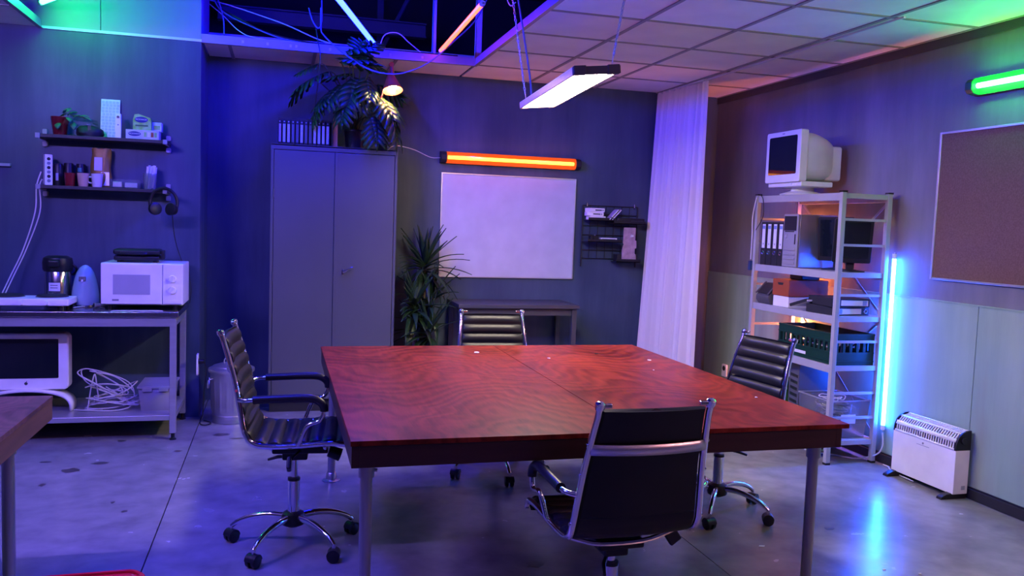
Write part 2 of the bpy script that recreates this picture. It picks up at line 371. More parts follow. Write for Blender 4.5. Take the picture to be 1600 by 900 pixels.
# roof void above the opening
rv = struct(B(XL,YF,4.0,XR,9.4,4.1).build('roof_deck', VOIDM), 'dark roof deck above the ceiling opening')
struct(B(XL,9.3,2.6,XR+.2,9.4,4.0).build('wall_void_back', VOIDM)); struct(B(OX1+1.6,OY0-1,ZC+.1,OX1+1.7,9.3,4.0).build('wall_void_right', VOIDM)); struct(B(OX0-.9,OY0-1,ZC+.1,OX0-.8,BY,4.0).build('wall_void_left', VOIDM)); struct(B(OX0-.9,OY0-1,ZC+.1,OX1+1.7,OY0-.9,4.0).build('wall_void_front', VOIDM))
for (y, z) in ((8.0, 3.19), (4.6, 3.6)):
    b = MB().box(OX0 if y < 6 else -.55, y-.05, z, OX1+1.5 if y < 6 else 1.3, y+.05, z+.012).box(OX0 if y < 6 else -.55, y-.004, z, OX1+1.5 if y < 6 else 1.3, y+.004, z+.13).box(OX0 if y < 6 else -.55, y-.05, z+.12, OX1+1.5 if y < 6 else 1.3, y+.05, z+.132)
    struct(b.build('roof_beam', BEAMM), 'steel roof beam in the ceiling void')
for x, wd, m in ((1.12, .028, BEAMM), (1.466, .05, BEAMM)):
    o = MB().box(x-wd/2,6.45,ZC+.05,x+wd/2,6.456,4.0).box(x-wd/2,6.45,ZC+.05,x-wd/2+.004,6.49,4.0).box(x+wd/2-.004,6.45,ZC+.05,x+wd/2,6.49,4.0).build('ceiling_hanger', mat('pale_channel', (.45,.45,.48), .4), rv)
MB().tube([(.75,8.6,2.75),(1.3,7.6,3.9)], .02).build('diagonal_brace', BEAMM, rv)
B(.9,8.5,2.6,.96,8.56,4.0).build('roof_post', BEAMM, rv)

# ================================================================ LAMPS
def tube_lamp(p0, p1, r, em, label, capm=None, parent_wire=None, group=None, name='tube_lamp'):
    p0, p1 = Vector(p0), Vector(p1); d = (p1-p0).normalized()
    t = thing(name, label, 'lamp', p0, 0, group)
    L_ = (p1-p0).length
    MB().cyl(d*.03, d*(L_-.03), r, n=16).build('tube', em, t)
    for a, b in ((0, .032), (L_-.032, L_)): MB().cyl(d*a, d*b, r*1.12, n=16).build('end_cap', capm or WHITEM, t)
    for a in (.004, L_-.004):
        MB().cyl(d*a, d*(a-.014 if a < .1 else a+.014), .004, n=6).build('contact_pin', STEEL, t)
    return t
E_B = emis('blue_tube_glow', (.0007,.0016,1.0), E_BLUE, base=(.05,.05,.05)); E_O = emis('orange_tube_glow', (1,.055,.018), E_ORANGE, base=(.02,.02,.02))
E_GV = emis('green_void_glow', (.01,1.0,.16), E_GREENVOID)
tube_lamp((.662,6.40,2.772), (.245,4.92,2.772), .017, E_B, 'blue glowing tube lamp lying across the ceiling opening')
tube_lamp((1.158,6.40,2.770), (1.135,4.92,2.770), .015, E_O, 'orange glowing tube lamp in the ceiling opening above the hanging panel')
tube_lamp((-1.53,6.255,2.82), (-1.20,5.76,2.82), .017, E_GV, 'green tube lamp at the left edge of the ceiling opening')
tube_lamp((-.75,3.95,2.78), (-.35,2.5,2.78), .017, emis('blue_fill_glow', (.02,.03,1.0), E_FILL_BLUE), 'blue fill lamp added out of view over the near part of the ceiling opening')  # extra blue tube added out of view to brighten the left side
# hanging wires of the tube lamps in the void
for nm, p, lb in (('hanging_wire', (.245,4.95,2.79), 'thin wire holding the far end of the blue tube'), ('hanging_wire', (1.135,4.95,2.785), 'thin wire holding the far end of the orange tube'), ('hanging_wire', (-1.215,5.78,2.837), 'thin wire holding the far end of the green tube'), ('hanging_wire', (-1.51,6.22,2.837), 'thin wire holding the near end of the green tube')):
    tag(MB().tube([p, (p[0]+.02, p[1], 3.3), (p[0], p[1], 3.998)], .002, 5).build(nm, STEEL), lb, 'wire')

# hanging LED panel
FL, FR, NL, NR = Vector((1.419,5.056,2.2)), Vector((1.65,5.05,2.219)), Vector((1.338,3.831,2.2)), Vector((1.561,3.82,2.228))
cpan = (FL+FR+NL+NR)/4; uy = ((FL+FR)-(NL+NR)).normalized(); ux = ((FR+NR)-(FL+NL)); wid = ux.length/2; ux = (ux - uy*ux.dot(uy)).normalized(); uz = ux.cross(uy)
lenp = ((FL+FR)/2-(NL+NR)/2).length; MP = Matrix((ux, uy, uz)).transposed().to_4x4()
pl = thing('hanging_light_panel', 'bright white rectangular light panel hanging on chains over the table', 'lamp', cpan)
hw, hl = wid/2, lenp/2
PANELE = emis('panel_diffuser_glow', (1,.84,.64), E_PANEL)
MB().box(-hw+.012,-hl+.012,.0,hw-.012,hl-.012,.004).xf(MP).build('diffuser', PANELE, pl)
FRM = mat('pale_copper_frame', (.55,.42,.36), .35, metal=.4)
for a in ((-hw,-hl,-.003,-hw+.012,hl,.03), (hw-.012,-hl,-.003,hw,hl,.03), (-hw,-hl,-.003,hw,-hl+.012,.03), (-hw,hl-.012,-.003,hw,hl,.03)):
    MB().box(*a).xf(MP).build('frame_rail', FRM, pl)
MB().box(-hw+.002,-hl+.002,.012,hw-.002,hl-.002,.034).xf(MP).build('back_plate', WHITEM, pl)
MB().box(-hw-.004,-hl-.012,-.006,hw+.004,-hl+.012,.032).xf(MP).build('end_cap', BLACKM, pl, bevel=.003)
for sx in (-1, 1): MB().box(sx*(hw-.03)-.03,-hl-.016,-.008,sx*(hw-.03)+.03,-hl+.018,.036).xf(MP).build('corner_clip', BLACKM, pl, bevel=.003)
for sx in (-1, 1): MB().box(sx*(hw-.025)-.022,hl-.015,-.006,sx*(hw-.025)+.022,hl+.006,.034).xf(MP).build('corner_clip', mat('dull_red_clip', (.25,.08,.07), .5), pl, bevel=.002)
link_me = MB().tube([(.0055*math.cos(a), 0, .0125*math.sin(a)) for a in [2*math.pi*i/10 for i in range(10)]], .0028, 5, closed=True)
def chain(name, p0, p1, m, label):
    p0, p1 = Vector(p0), Vector(p1); d = p1-p0; L_ = d.length; q = d.to_track_quat('Z', 'Y').to_matrix().to_4x4()
    mb = MB(); n = int((L_-.06)/.0205)
    for i in range(n):
        mm = Matrix.Translation(p0 + d.normalized()*(.06+.0205*i)) @ q @ Matrix.Rotation(R(90*(i % 2)), 4, 'Z')
        mb.add([mm @ Vector(v) for v in link_me.v], link_me.f)
    mb.tube([p0, p0+d.normalized()*.055], .003, 6)
    o = mb.build(name, m); return tag(o, label, 'chain')
CHN = mat('zinc_chain', (.5,.53,.6), .3, metal=.8)
chain('hanging_chain', FL + Vector((.03,-.04,.03)), (1.13,5.0,3.998), CHN, 'chain rising from the far end of the light panel into the opening')
chain('hanging_chain', NR + Vector((-.03,.02,.03)), (1.61,3.87,2.688), CHN, 'chain holding the near end of the light panel to the ceiling tiles')
tag(MB().tube(spline([FL+Vector((.06,-.06,.034)), (1.455,5.0,2.42), (1.372,5.0,2.83), (1.25,5.0,3.4), (1.2,5,3.998)]), .0065, 8).build('dangling_cable', CABLEB), 'dark blue cable running up from the light panel', 'cord')

# orange batten above the whiteboard, green batten on the right wall
def batten(name, loc, rz, length, h, dep, em_core, cover, label, capm):
    t = thing(name, label, 'lamp', loc, rz)                     # local x along the lamp, -y out of the wall
    B(-length/2,-dep*.35,-h/2,length/2,0,h/2).build('housing', BLACKM, t, bevel=.004)
    MB().cyl((-length/2+.05,-dep*.62,0), (length/2-.05,-dep*.62,0), h*.15, n=14).build('tube', em_core, t)
    prof = [(-dep*.36, h*.47), (-dep*.8, h*.40), (-dep, h*.2), (-dep, -h*.2), (-dep*.8, -h*.40), (-dep*.36, -h*.47)]
    k = len(prof); vs = [(x, y, z) for x in (-length/2+.035, length/2-.035) for y, z in prof]
    MB().add(vs, [(i, i+1, i+1+k, i+k) for i in range(k-1)]).build('cover', cover, t, solid=.002)
    for s in (-1, 1):
        e = s*length/2; MB().prism([(y, z) for y, z in [(0,h/2)]+prof+[(0,-h/2)]], e-s*.04, e+s*.012, 'x').build('end_cap', capm, t, bevel=.003)
    return t
def cover_mat(name, col, strength, alpha):
    m = emis(name, col, strength, base=tuple(c*.6 for c in col)); b = m.node_tree.nodes['Principled BSDF']; b.inputs['Alpha'].default_value = alpha; b.inputs['Roughness'].default_value = .2
    return m
batten('wall_batten', (1.90,6.998,2.018), 0, 1.21, .10, .085, emis('orange_core_glow', (1,.34,.03), E_BATTEN), cover_mat('orange_cover', (1,.11,.004), .9, .5), 'orange glowing batten lamp mounted above the whiteboard', BLACKM)
batten('wall_batten', (3.848,3.40,2.352), -math.pi/2, 1.20, .10, .085, emis('green_core_glow', (.06,1,.14), E_GREEN), cover_mat('green_cover', (.005,.8,.06), .9, .5), 'green glowing batten lamp high on the right wall above the corkboard', mat('dark_green_cap', (.01,.08,.03), .4))

# upright tubes by the rack
tube_lamp((3.815,4.545,.225), (3.815,4.545,1.375), .0125, emis('blue_white_tube_glow', (.006,.075,1), E_STANDBLUE), 'upright blue-white glowing tube beside the metal rack')
tube_lamp((3.822,5.49,.50), (3.822,5.49,1.62), .011, emis('orange_rack_glow', (1,.22,.06), E_RACKORG), 'upright orange glowing tube behind the metal rack')

# violet and pink fill lamps added out of view, shaped as ceiling battens
for (x, y, core, cov, lb) in ((-1.9, 2.9, emis('violet_fill_glow', (.27,.17,1), E_FILL_VIOLET), cover_mat('violet_fill_cover', (.2,.1,1), .9, .3), 'violet fill lamp added on the ceiling, out of view to the left'), (3.1, 1.5, emis('pink_fill_glow', (1,.42,.42), E_FILL_PINK), cover_mat('pink_fill_cover', (1,.4,.4), .9, .3), 'pink fill lamp added on the ceiling, out of view to the right')):
    t = batten('fill_batten', (x, y, ZC-.001), 0, 1.2, .16, .11, core, cov, lb, BLACKM); t.rotation_euler = (R(90),0,0)

# ================================================================ MEETING TABLE
TX0, TX1, TY0, TY1, TZ = .234, 2.15, 2.745, 4.845, .75
t = thing('meeting_table', 'large square red-brown wooden meeting table on metal pipe legs', 'table', ((TX0+TX1)/2,(TY0+TY1)/2,0))
cx, cy = (TX0+TX1)/2, (TY0+TY1)/2
hx, hy = (TX1-TX0)/2, (TY1-TY0)/2
sx_ = 1.245-cx
B(-hx,-hy,TZ-.018,sx_-.0012,hy,TZ).build('top_board', TWOOD, t, bevel=.0015)
B(sx_+.0012,-hy,TZ-.018,hx,hy,TZ).build('top_board', TWOOD, t, bevel=.0015)
for a in ((-hx+.004,-hy+.004,-hx+.03,hy-.004), (hx-.055,-hy+.004,hx-.03,hy-.004), (-hx+.03,-hy+.004,hx-.055,-hy+.03), (-hx+.03,hy-.03,hx-.055,hy-.004)):
    B(a[0],a[1],TZ-.092,a[2],a[3],TZ-.0185).build('skirt_board', SKIRT, t, bevel=.001)
for (lx, ly) in ((.30-cx, 2.86-cy), (2.067-cx, 2.845-cy), (.30-cx, 4.74-cy), (2.067-cx, 4.74-cy)):
    l = MB().cyl((lx,ly,.012), (lx,ly,TZ-.095), .0215, n=18).build('leg', PIPE, t)
    MB().cyl((lx,ly,TZ-.155), (lx,ly,TZ-.092), .028, n=18).build('socket', PIPE, l); MB().lathe([(.05,0),(.05,.006),(.03,.012),(.027,.045),(.0225,.05)], (lx,ly,0), 20).build('foot_flange', PIPE, l)
    MB().cyl((lx+.026,ly-.01,TZ-.13), (lx+.036,ly-.012,TZ-.13), .006, n=8).build('grub_screw', STEEL, l)
for (x, y) in ((-hx+.12,-hy+.1),(hx-.12,-hy+.1)):
    MB().tube([(x,y+.0,TZ-.095),(x,y+.16,TZ-.02)], .008).build('corner_brace', BLACKM, t)
for i, (x, y, a, s, wh) in enumerate(((1.773,4.493,.3,.018,0), (1.998,4.256,.9,.016,1), (1.083,4.574,.2,.026,1), (1.441,4.353,1.2,.012,1), (1.88,3.95,.5,.008,1), (2.05,3.25,.1,.010,1))):
    lb = ('small dark crumb near the far right of the table', 'white paper scrap near the curtain side of the table', 'white paper scrap in front of the far chair', 'tiny paper scrap beside the table seam', 'tiny white crumb at the right half of the table', 'tiny white crumb near the right front of the table')[i]
    tag(MB().prism([(x+s*math.cos(q+a)*(1 if k % 2 else .55), y+s*math.sin(q+a)*.8) for k, q in enumerate([j*1.2566 for j in range(5)])], TZ+.0004, TZ+.003).build('paper_scrap' if wh else 'crumb', PAPER if wh else BLACKM), lb, 'scrap')
# floor litter
for i, (x, y, s) in enumerate(((2.22,3.40,.02), (2.62,3.05,.012), (2.75,2.98,.010), (2.58,2.87,.009))):
    tag(MB().prism([(x+s*math.cos(k*1.57+.4), y+.5*s*math.sin(k*1.57+.4)) for k in range(4)], .0004, .003).build('paper_scrap', PAPER), ('white scrap lying on the floor by the right chair', 'small white scrap on the floor near the right edge, farthest', 'small white scrap on the floor near the right edge, middle', 'small white scrap on the floor near the right edge, nearest')[i], 'scrap')

# ================================================================ OFFICE CHAIRS
def chair_path():
    P = [(0,.265,.418),(0,.268,.440),(0,.245,.462),(0,.15,.468),(0,.02,.460),(0,-.09,.459),(0,-.155,.472),(0,-.187,.515),(0,-.205,.60),(0,-.228,.72),(0,-.258,.83),(0,-.285,.915)]
    return spline(P, 10)
def make_chair(label, lift, base_ang, loc, rz):
    t = thing('office_chair', label, 'chair', loc, rz, 'ribbed black office chairs around the meeting table')
    path = [p + Vector((0,0,lift)) for p in chair_path()]; n = len(path)
    cum = [0]
    for a, b in zip(path, path[1:]): cum.append(cum[-1]+(b-a).length)
    Lt = cum[-1]
    def half(z): return .213 - .034*max(0, min(1, (z-lift-.52)/.38))
    def nrm(i):
        a = path[max(0,i-1)]; b = path[min(n-1,i+1)]; d = (b-a).normalized(); return Vector((0, d.z, -d.y))
    def pad(name, i0, i1):
        rings = []; pitch = .0575; K = 16
        s0, s1 = cum[i0], cum[i1]; steps = int((s1-s0)/.006); pts = []
        for k in range(steps+1):
            s = s0+(s1-s0)*k/steps
            i = max(j for j in range(n) if cum[j] <= s+1e-9); i = min(i, n-2); tt = (s-cum[i])/(cum[i+1]-cum[i])
            p = path[i].lerp(path[i+1], tt); nr = nrm(i).lerp(nrm(i+1), tt).normalized()
            b = abs(math.sin(math.pi*s/pitch))**.55
            th = .007+.017*b
            hw_ = half(p.z)
            ring = []
            for (u, v) in ((-1,.2),(-.985,.6),(-.93,.9),(-.6,1),(0,1.04),(.6,1),(.93,.9),(.985,.6),(1,.2),(.97,-.25),(.5,-.28),(0,-.28),(-.5,-.28),(-.97,-.25)):
                ring.append(p + Vector((u*hw_,0,0)) + nr*(th*v if v > 0 else .018*v) + Vector((0, -.018*(1-u*u) if p.z-lift > .55 else 0, -.010*(1-u*u) if p.z-lift < .5 else 0)))
            rings.append(ring)
        m = MB(); c = len(rings[0]); vs = [v for r_ in rings for v in r_]
        fs = [(a*c+b, a*c+(b+1) % c, (a+1)*c+(b+1) % c, (a+1)*c+b) for a in range(len(rings)-1) for b in range(c)]
        fs += [tuple(range(c)), tuple((len(rings)-1)*c+b for b in range(c))]
        return m.add(vs, fs).build(name, BLACKL, t)
    split = min(range(n), key=lambda i: (path[i]-Vector((0,-.175,.487+lift))).length)
    pad('seat', 0, split); pad('backrest', split, n-1)
    # chrome side rails
    for s in (-1, 1):
        rp = [Vector((s*(half(p.z)+.013), p.y, p.z)) for p in path[4:]]; d = (rp[-1]-rp[-2]).normalized(); rp.append(rp[-1]+d*.02)
        rail = MB().tube(rp, .0115, 10).build('side_rail', CHROME, t)
        top = rp[-1]; MB().tube([top-d*.012, top-d*.002, top+d*.008, top+d*.013], [.0145,.0165,.0155,.008], 12).build('rail_cap', CHROME, rail)
        B(min(top.x,top.x-s*.04),top.y-.008,top.z-.008,max(top.x,top.x-s*.04),top.y+.008,top.z+.006).build('cap_wing', CHROME, rail, bevel=.004)
        for zz in (.53, .70, .80):
            q = min(rp, key=lambda p: abs(p.z-lift-zz)); MB().cyl((q.x-s*.004,q.y,q.z), (q.x+s*.014,q.y,q.z), .006, n=8).build('rail_screw', CHROME, rail)
        # arm loop
        zb = lift+(.655 if lift > .03 else .628); xb = s*(half(zb)+.012); yb = min(rp, key=lambda p: abs(p.z-zb)).y
        xo = s*.255
        ap = spline([(xb,yb,zb),(xo-s*.004,yb+.03,zb+.006),(xo,yb+.10,zb+.010),(xo,yb+.26,zb+.016),(xo,yb+.325,zb+.006),(xo,yb+.352,zb-.03),(xo,yb+.335,zb-.08),(xo-s*.006,.068,.55+lift),(xo-s*.02,.035,.475+lift),(s*.226,.03,.463+lift)], 5)
        arm = MB().tube(ap, .0095, 10).build('armrest', CHROME, t)
        pp = [p for p in ap if p.z > zb-.05 and p.y > yb+.055]
        MB().tube(pp, [.0175]*len(pp), 12).build('arm_pad', BLACKP, arm, bevel=0)
    # bowed bar across the back, seat cross bars
    q = min(path, key=lambda p: abs(p.z-lift-.79))
    def bar(u, v):
        x = (u-.5)*2*(half(q.z)+.012); return Vector((x, q.y-.010-.030*(1-(x/.2)**2), q.z+(v-.5)*.034-.002))
    MB().surf(bar, 14, 1).build('back_bar', mat('satin_chrome', (.7,.7,.72), .34, metal=.9), t, solid=.004)
    for yy in (-.085, .14):
        MB().tube(spline([(-.225,yy,.458+lift),(-.17,yy,.435+lift),(-.08,yy,.412+lift),(.08,yy,.412+lift),(.17,yy,.435+lift),(.225,yy,.458+lift)], 4), .009, 8).build('cross_bar', CHROME, t)
    # mechanism, lever, knob
    mech = MB().box(-.085,-.09,.385+lift,.085,.15,.418+lift).box(-.045,-.05,.345+lift,.045,.06,.39+lift).build('tilt_mechanism', BLACKP, t, bevel=.008)
    MB().tube([(.08,.03,.40+lift),(.19,.01,.405+lift),(.215,.005,.40+lift)], .005, 8).build('lever_rod', BLACKP, mech)
    MB().obox((.235,-.005,.385+lift), (.05,.02,.055), (0,R(-35),0)).build('lever_paddle', BLACKP, mech, bevel=.007)
    MB().cyl((0,.15,.375+lift), (0,.205,.355+lift), .026, .030, 14).build('tension_knob', BLACKP, mech, bevel=.004)
    MB().tube([(-.03,-.03,.345+lift),(-.06,-.075,.335+lift),(-.075,-.12,.318+lift)], [.008,.008,.006], 8).build('tilt_lever', BLACKP, mech)
    # gas column and star base
    col = MB().cyl((0,0,.10), (0,0,.30), .0265, n=18).build('gas_column', CHROME, t)
    MB().cyl((0,0,.30), (0,0,.312), .028, n=18).build('column_collar', BLACKP, col); MB().cyl((0,0,.31), (0,0,.352+lift), .0155, n=14).build('piston', CHROME, col)
    MB().lathe([(.022,.085),(.05,.10),(.056,.125),(.048,.15),(.03,.16)], n=20).build('base_hub', BLACKP, t)
    for k in range(5):
        a = R(base_ang+72*k)-rz; c, s_ = math.cos(a), math.sin(a)
        def pt(r_, z_): return (c*r_, s_*r_, z_)
        arm_ = MB().tube(spline([pt(.035,.132),pt(.11,.136),pt(.19,.122),pt(.25,.098),pt(.282,.074)], 4), [.0165+(.010-.0165)*i/16 for i in range(17)], 10).build('base_arm', CHROME, t)
        MB().cyl(pt(.282,.08), pt(.282,.056), .008, n=8).build('caster_stem', CHROME, arm_)
        ang = a + R(40+random.uniform(-50,50)); ax = Vector((-math.sin(ang), math.cos(ang), 0)); ctr = Vector(pt(.282,.028))
        cst = MB()
        for sg in (-1, 1): cst.tube([ctr+ax*sg*.006, ctr+ax*sg*.008, ctr+ax*sg*.022, ctr+ax*sg*.026], [.024,.0275,.0275,.020], 16)
        cst.build('caster_wheel', BLACKP, arm_)
        hood = MB().tube([ctr+Vector((0,0,.004))-ax*.025, ctr+Vector((0,0,.004))+ax*.025], .0285, 16); hood.v = [v if v[2] > .022 else (ctr.x+(v[0]-ctr.x)*.5, ctr.y+(v[1]-ctr.y)*.5, .026) for v in hood.v]
        hood.build('caster_hood', BLACKP, arm_)
    return t
make_chair('ribbed black office chair seen side-on at the left edge of the table', .055, 18, (.077,3.815,0), R(-95))
make_chair('ribbed black office chair at the far side of the table, facing the camera', .0, 55, (1.265,4.75,0), R(177))
make_chair('black office chair nearest the camera, seen from behind', .0, 30, (1.138,2.664,0), R(1.5))
make_chair('ribbed black office chair at the right side of the table by the metal rack', -.002, 18, (2.245,3.88,0), R(99.5))

# ================================================================ STEEL WORKBENCH (left)
BZ = .84
t = thing('steel_workbench', 'stainless steel workbench with lower shelf against the left wall', 'workbench', (-1.6,6.08,0))
b0, b1, byf, byb = -1.5, .98, -.335, .31            # local x range, front, back
B(b0,byf,BZ-.035,b1,byb,BZ).build('worktop', mat('polished_worktop_steel', (.4,.4,.42), .2, metal=1, vscale=(2,40,40), rvar=.06), t, bevel=.004)
B(b0,byf+.015,BZ-.095,b1-.05,byf+.03,BZ-.035).build('front_apron', STEEL, t, bevel=.002)
B(b1-.035,byf+.05,BZ-.095,b1-.02,byb-.02,BZ-.035).build('side_apron', STEEL, t, bevel=.002)
for lx in (b1-.035, b0+.06):
    for ly in (byf+.035, byb-.035):
        l = B(lx-.02,ly-.02,.045,lx+.02,ly+.02,BZ-.036).build('leg', STEEL, t, bevel=.003)
        MB().lathe([(.022,0),(.022,.008),(.012,.014),(.012,.045)], (lx,ly,0), 14).build('foot', BLACKP, l)
B(b0+.03,byf+.02,.13,b1-.02,byb-.01,.165).build('lower_shelf', STEEL, t, bevel=.004)
MB().cyl((b1-.03,byf+.10,BZ-.07), (b1-.012,byf+.10,BZ-.07), .008, n=8).build('bolt', STEEL, t)
# microwave
t = thing('microwave_oven', 'white microwave oven with two dials on the steel workbench', 'microwave', (-.865,6.14,BZ))
B(-.25,-.19,.022,.25,.19,.30).build('body', WHITEPL, t, bevel=.006)
d = B(-.248,-.206,.03,.122,-.191,.296).build('door', WHITEPL, t, bevel=.005)
B(-.175,-.2085,.095,.05,-.206,.225).build('window', mat('grey_mesh_window', (.40,.40,.43), .3), d); B(-.18,-.2075,.052,-.14,-.206,.064).build('badge', mat('grey_print', (.25,.25,.28), .5), d)
p = B(.126,-.206,.03,.248,-.191,.296).build('control_panel', WHITEPL, t, bevel=.005)
for zz in (.125, .2):
    k = MB().cyl((.187,-.206,zz), (.187,-.222,zz), .025, .022, 20).build('dial', WHITEPL, p); MB().obox((.187,-.225,zz), (.006,.01,.04), (0,.5,0)).build('dial_grip', WHITEPL, k, bevel=.002)
B(.13,-.2085,.036,.244,-.206,.058).build('door_button', WHITEPL, p, bevel=.002)
for sx in (-.2,.2):
    for sy in (-.15,.15): MB().cyl((sx,sy,0), (sx,sy,.022), .014, n=10).build('foot', BLACKP, t)
# contact grill on the microwave
t = thing('contact_grill', 'black sandwich grill standing on top of the microwave', 'grill', (-.915,6.12,BZ+.3), R(3))
MB().box(-.14,-.11,.012,.14,.11,.045).build('lower_shell', BLACKP, t, bevel=.012); MB().box(-.145,-.11,.05,.145,.11,.088).build('lid', BLACKP, t, bevel=.016)
MB().tube(spline([(-.09,-.108,.06),(-.085,-.14,.062),(.05,-.14,.062),(.06,-.108,.06)],4), .009, 8).build('handle', BLACKP, t)
for sx in (-.11,.11):
    for sy in (-.08,.08): MB().cyl((sx,sy,0), (sx,sy,.014), .012, n=8).build('foot', BLACKP, t)
B(.148,-.08,.02,.165,.06,.08).build('side_hinge', BLACKP, t, bevel=.004)
# dome kettle
BLUEK = mat('pale_blue_enamel', (.32,.45,.55), .22, coat=.3)
t = thing('dome_kettle', 'pale blue dome-shaped appliance beside the microwave', 'appliance', (-1.236,6.10,BZ))
MB().lathe([(.082,.012),(.086,.03),(.083,.08),(.076,.13),(.066,.18),(.052,.225),(.034,.255),(.015,.270),(0,.274)], n=32).build('dome', BLUEK, t)
MB().lathe([(.088,0),(.088,.012),(.08,.016)], n=32).build('base_plate', CHROME, t)
MB().obox((-.005,-.068,.185), (.042,.006,.03), (R(-14),0,0)).build('dark_badge', BLACKP, t, bevel=.002); MB().obox((-.005,-.072,.172), (.012,.006,.018), (R(-14),0,0)).build('spout_light', WHITEPL, t, bevel=.002)
# airpot
t = thing('pump_flask', 'steel pump flask with black lid behind the hot plate', 'flask', (-1.41,6.14,BZ))
MB().lathe([(.078,0),(.08,.01),(.08,.225),(.076,.232)], n=32).build('steel_body', mat('shiny_steel', (.55,.53,.5), .16, metal=1), t)
MB().lathe([(.082,.226),(.09,.24),(.092,.285),(.085,.315),(.06,.328),(0,.332)], n=32).build('lid', BLACKP, t)
MB().obox((0,-.095,.285), (.07,.06,.045), (R(8),0,0)).build('spout', BLACKP, t, bevel=.012)
MB().tube(spline([(.09,0,.27),(.108,.01,.25),(.10,.04,.22),(.078,.05,.2)],4), .008, 8).build('handle', BLACKP, t)
lb = MB().lathe([(.0808,.10),(.0808,.155)], n=10, a0=R(-118), a1=R(-68)).build('paper_label', PAPER, t)
for zz in (.118,.134): MB().lathe([(.0812,zz),(.0812,zz+.007)], n=6, a0=R(-110), a1=R(-78)).build('label_print', mat('grey_print'), lb)
# hot plate
t = thing('hot_plate', 'white two-burner hot plate at the left end of the workbench', 'hot plate', (-1.52,5.905,BZ))
B(-.25,-.12,.03,.25,.12,.075).build('body', WHITEPL, t, bevel=.008)
for x in (-.12,.13): 
    q = MB().lathe([(.088,.076),(.088,.088),(.08,.092),(.05,.09),(.02,.092),(0,.092)], (x,.005,0), 28).build('burner', BLACKM, t)
    MB().lathe([(.093,.075),(.095,.079),(.088,.082)], (x,.005,0), 28).build('burner_ring', CHROME, q)
for x in (-.17,-.02,.12): MB().cyl((x,-.12,.05), (x,-.134,.05), .016, .014, 14).build('dial', WHITEPL, t)
for x in (-.2,.2):
    for y in (-.09,.09): MB().cyl((x,y,0), (x,y,.03), .012, n=8).build('foot', BLACKP, t)
# plug and paper on the bench
t = thing('power_plug', 'grey power plug with lead lying between the kettle and the microwave', 'plug', (-1.16,5.97,BZ), R(30))
MB().cyl((0,0,.018), (.04,0,.018), .018, .012, 14).build('plug_body', mat('grey_plug', (.25,.25,.27), .4), t); MB().cyl((-.003,0,.018), (-.001,0,.018), .012, n=12).build('socket_face', BLACKP, t)
MB().tube(spline([(.04,0,.016),(.08,.03,.006),(.06,.09,.006),(-.06,.06,.006),(-.12,.02,.006)],5), .0035, 6).build('lead', CABLEW, t)
tag(MB().prism([(-1.03,5.80),(-.72,5.805),(-.735,5.83),(-1.01,5.822)], BZ+.0005, BZ+.003).build('paper_strip', PAPER), 'thin white strip of paper in front of the microwave', 'paper')
# all-in-one monitor under the bench
SZ = .165
t = thing('white_monitor', 'old white screen with dark glass on the lower shelf of the workbench', 'monitor', (-1.56,6.02,SZ))
MB().prism(rrect(.50,.37,.035,5,0,.325), -.05, .05, 'y').build('case', WHITEPL, t, bevel=.014, seg=3)
MB().prism(rrect(.38,.255,.006,2,.0,.345), -.053, -.049, 'y').build('screen', SCREEN, t)
ap = MB().prism([(.009*math.cos(a)*(1+.12*math.cos(2*a)), .183+.010*math.sin(a)) for a in [k*.524 for k in range(12)]], -.0525, -.0495, 'y').build('logo', mat('dark_grey_mark', (.06,.06,.07), .4), t)
MB().obox((.003,-.051,.196), (.003,.002,.008), (0,.6,0)).build('logo_leaf', mat('dark_grey_mark'), t)
def standf(u, v):
    a = math.pi*(u); return Vector((.265*math.cos(a)*1.0, -.07+v*.14, .002+.135*math.sin(a)**.6))
MB().surf(standf, 24, 1).build('stand', WHITEPL, t, solid=.016)
# cable heap
t = thing('cable_heap', 'heap of tangled white cables on the lower shelf of the workbench', 'cable', (-1.08,6.03,SZ))
for k in range(9):
    pts = []; rx = random.uniform(.09,.17); ry = random.uniform(.07,.13); cxk = random.uniform(-.04,.04); tl = random.uniform(.0,.75); ph = random.uniform(0,6.28); zc = .02+.018*k
    for j in range(11):
        a = ph+j*2*math.pi*1.55/10
        pts.append((cxk+rx*math.cos(a)+random.uniform(-.02,.02), ry*math.sin(a)*.8+random.uniform(-.02,.02), max(.006, zc+tl*rx*math.sin(a+ph)*.8+random.uniform(0,.02))))
    MB().tube(spline(pts, 6), .0042, 6).build('cable_loop', CABLEW, t)
MB().tube(spline([(-.12,-.05,.006),(-.1,-.05,.15),(-.08,-.04,.235),(-.065,-.05,.15),(-.05,-.06,.05)],7), .0042, 6).build('cable_loop', CABLEW, t)
MB().tube(spline([(-.2,-.07,.006),(-.1,-.11,.01),(.05,-.12,.006),(.14,-.06,.02),(.1,.02,.05)],7), .0042, 6).build('cable_loop', CABLEW, t)
# plastic tote with lid
t = thing('lidded_box', 'translucent plastic storage box with lid at the end of the lower shelf', 'box', (-.775,6.05,SZ))
MB().add([(-.09,-.14,0),(.09,-.14,0),(.09,.14,0),(-.09,.14,0),(-.105,-.16,.15),(.105,-.16,.15),(.105,.16,.15),(-.105,.16,.15)], [(3,2,1,0),(0,1,5,4),(1,2,6,5),(2,3,7,6),(3,0,4,7)]).build('tub', FROST, t, solid=.003)
B(-.115,-.17,.150,.115,.17,.168).build('lid', FROST, t, bevel=.006)
MB().obox((.01,-.09,.06), (.11,.004,.08), (R(25),0,R(10))).build('folded_paper', PAPER, t)
for s in (-1,1): B(s*.05-.03,-.176,.135,s*.05+.03,-.168,.158).build('clip', FROST, t, bevel=.002)
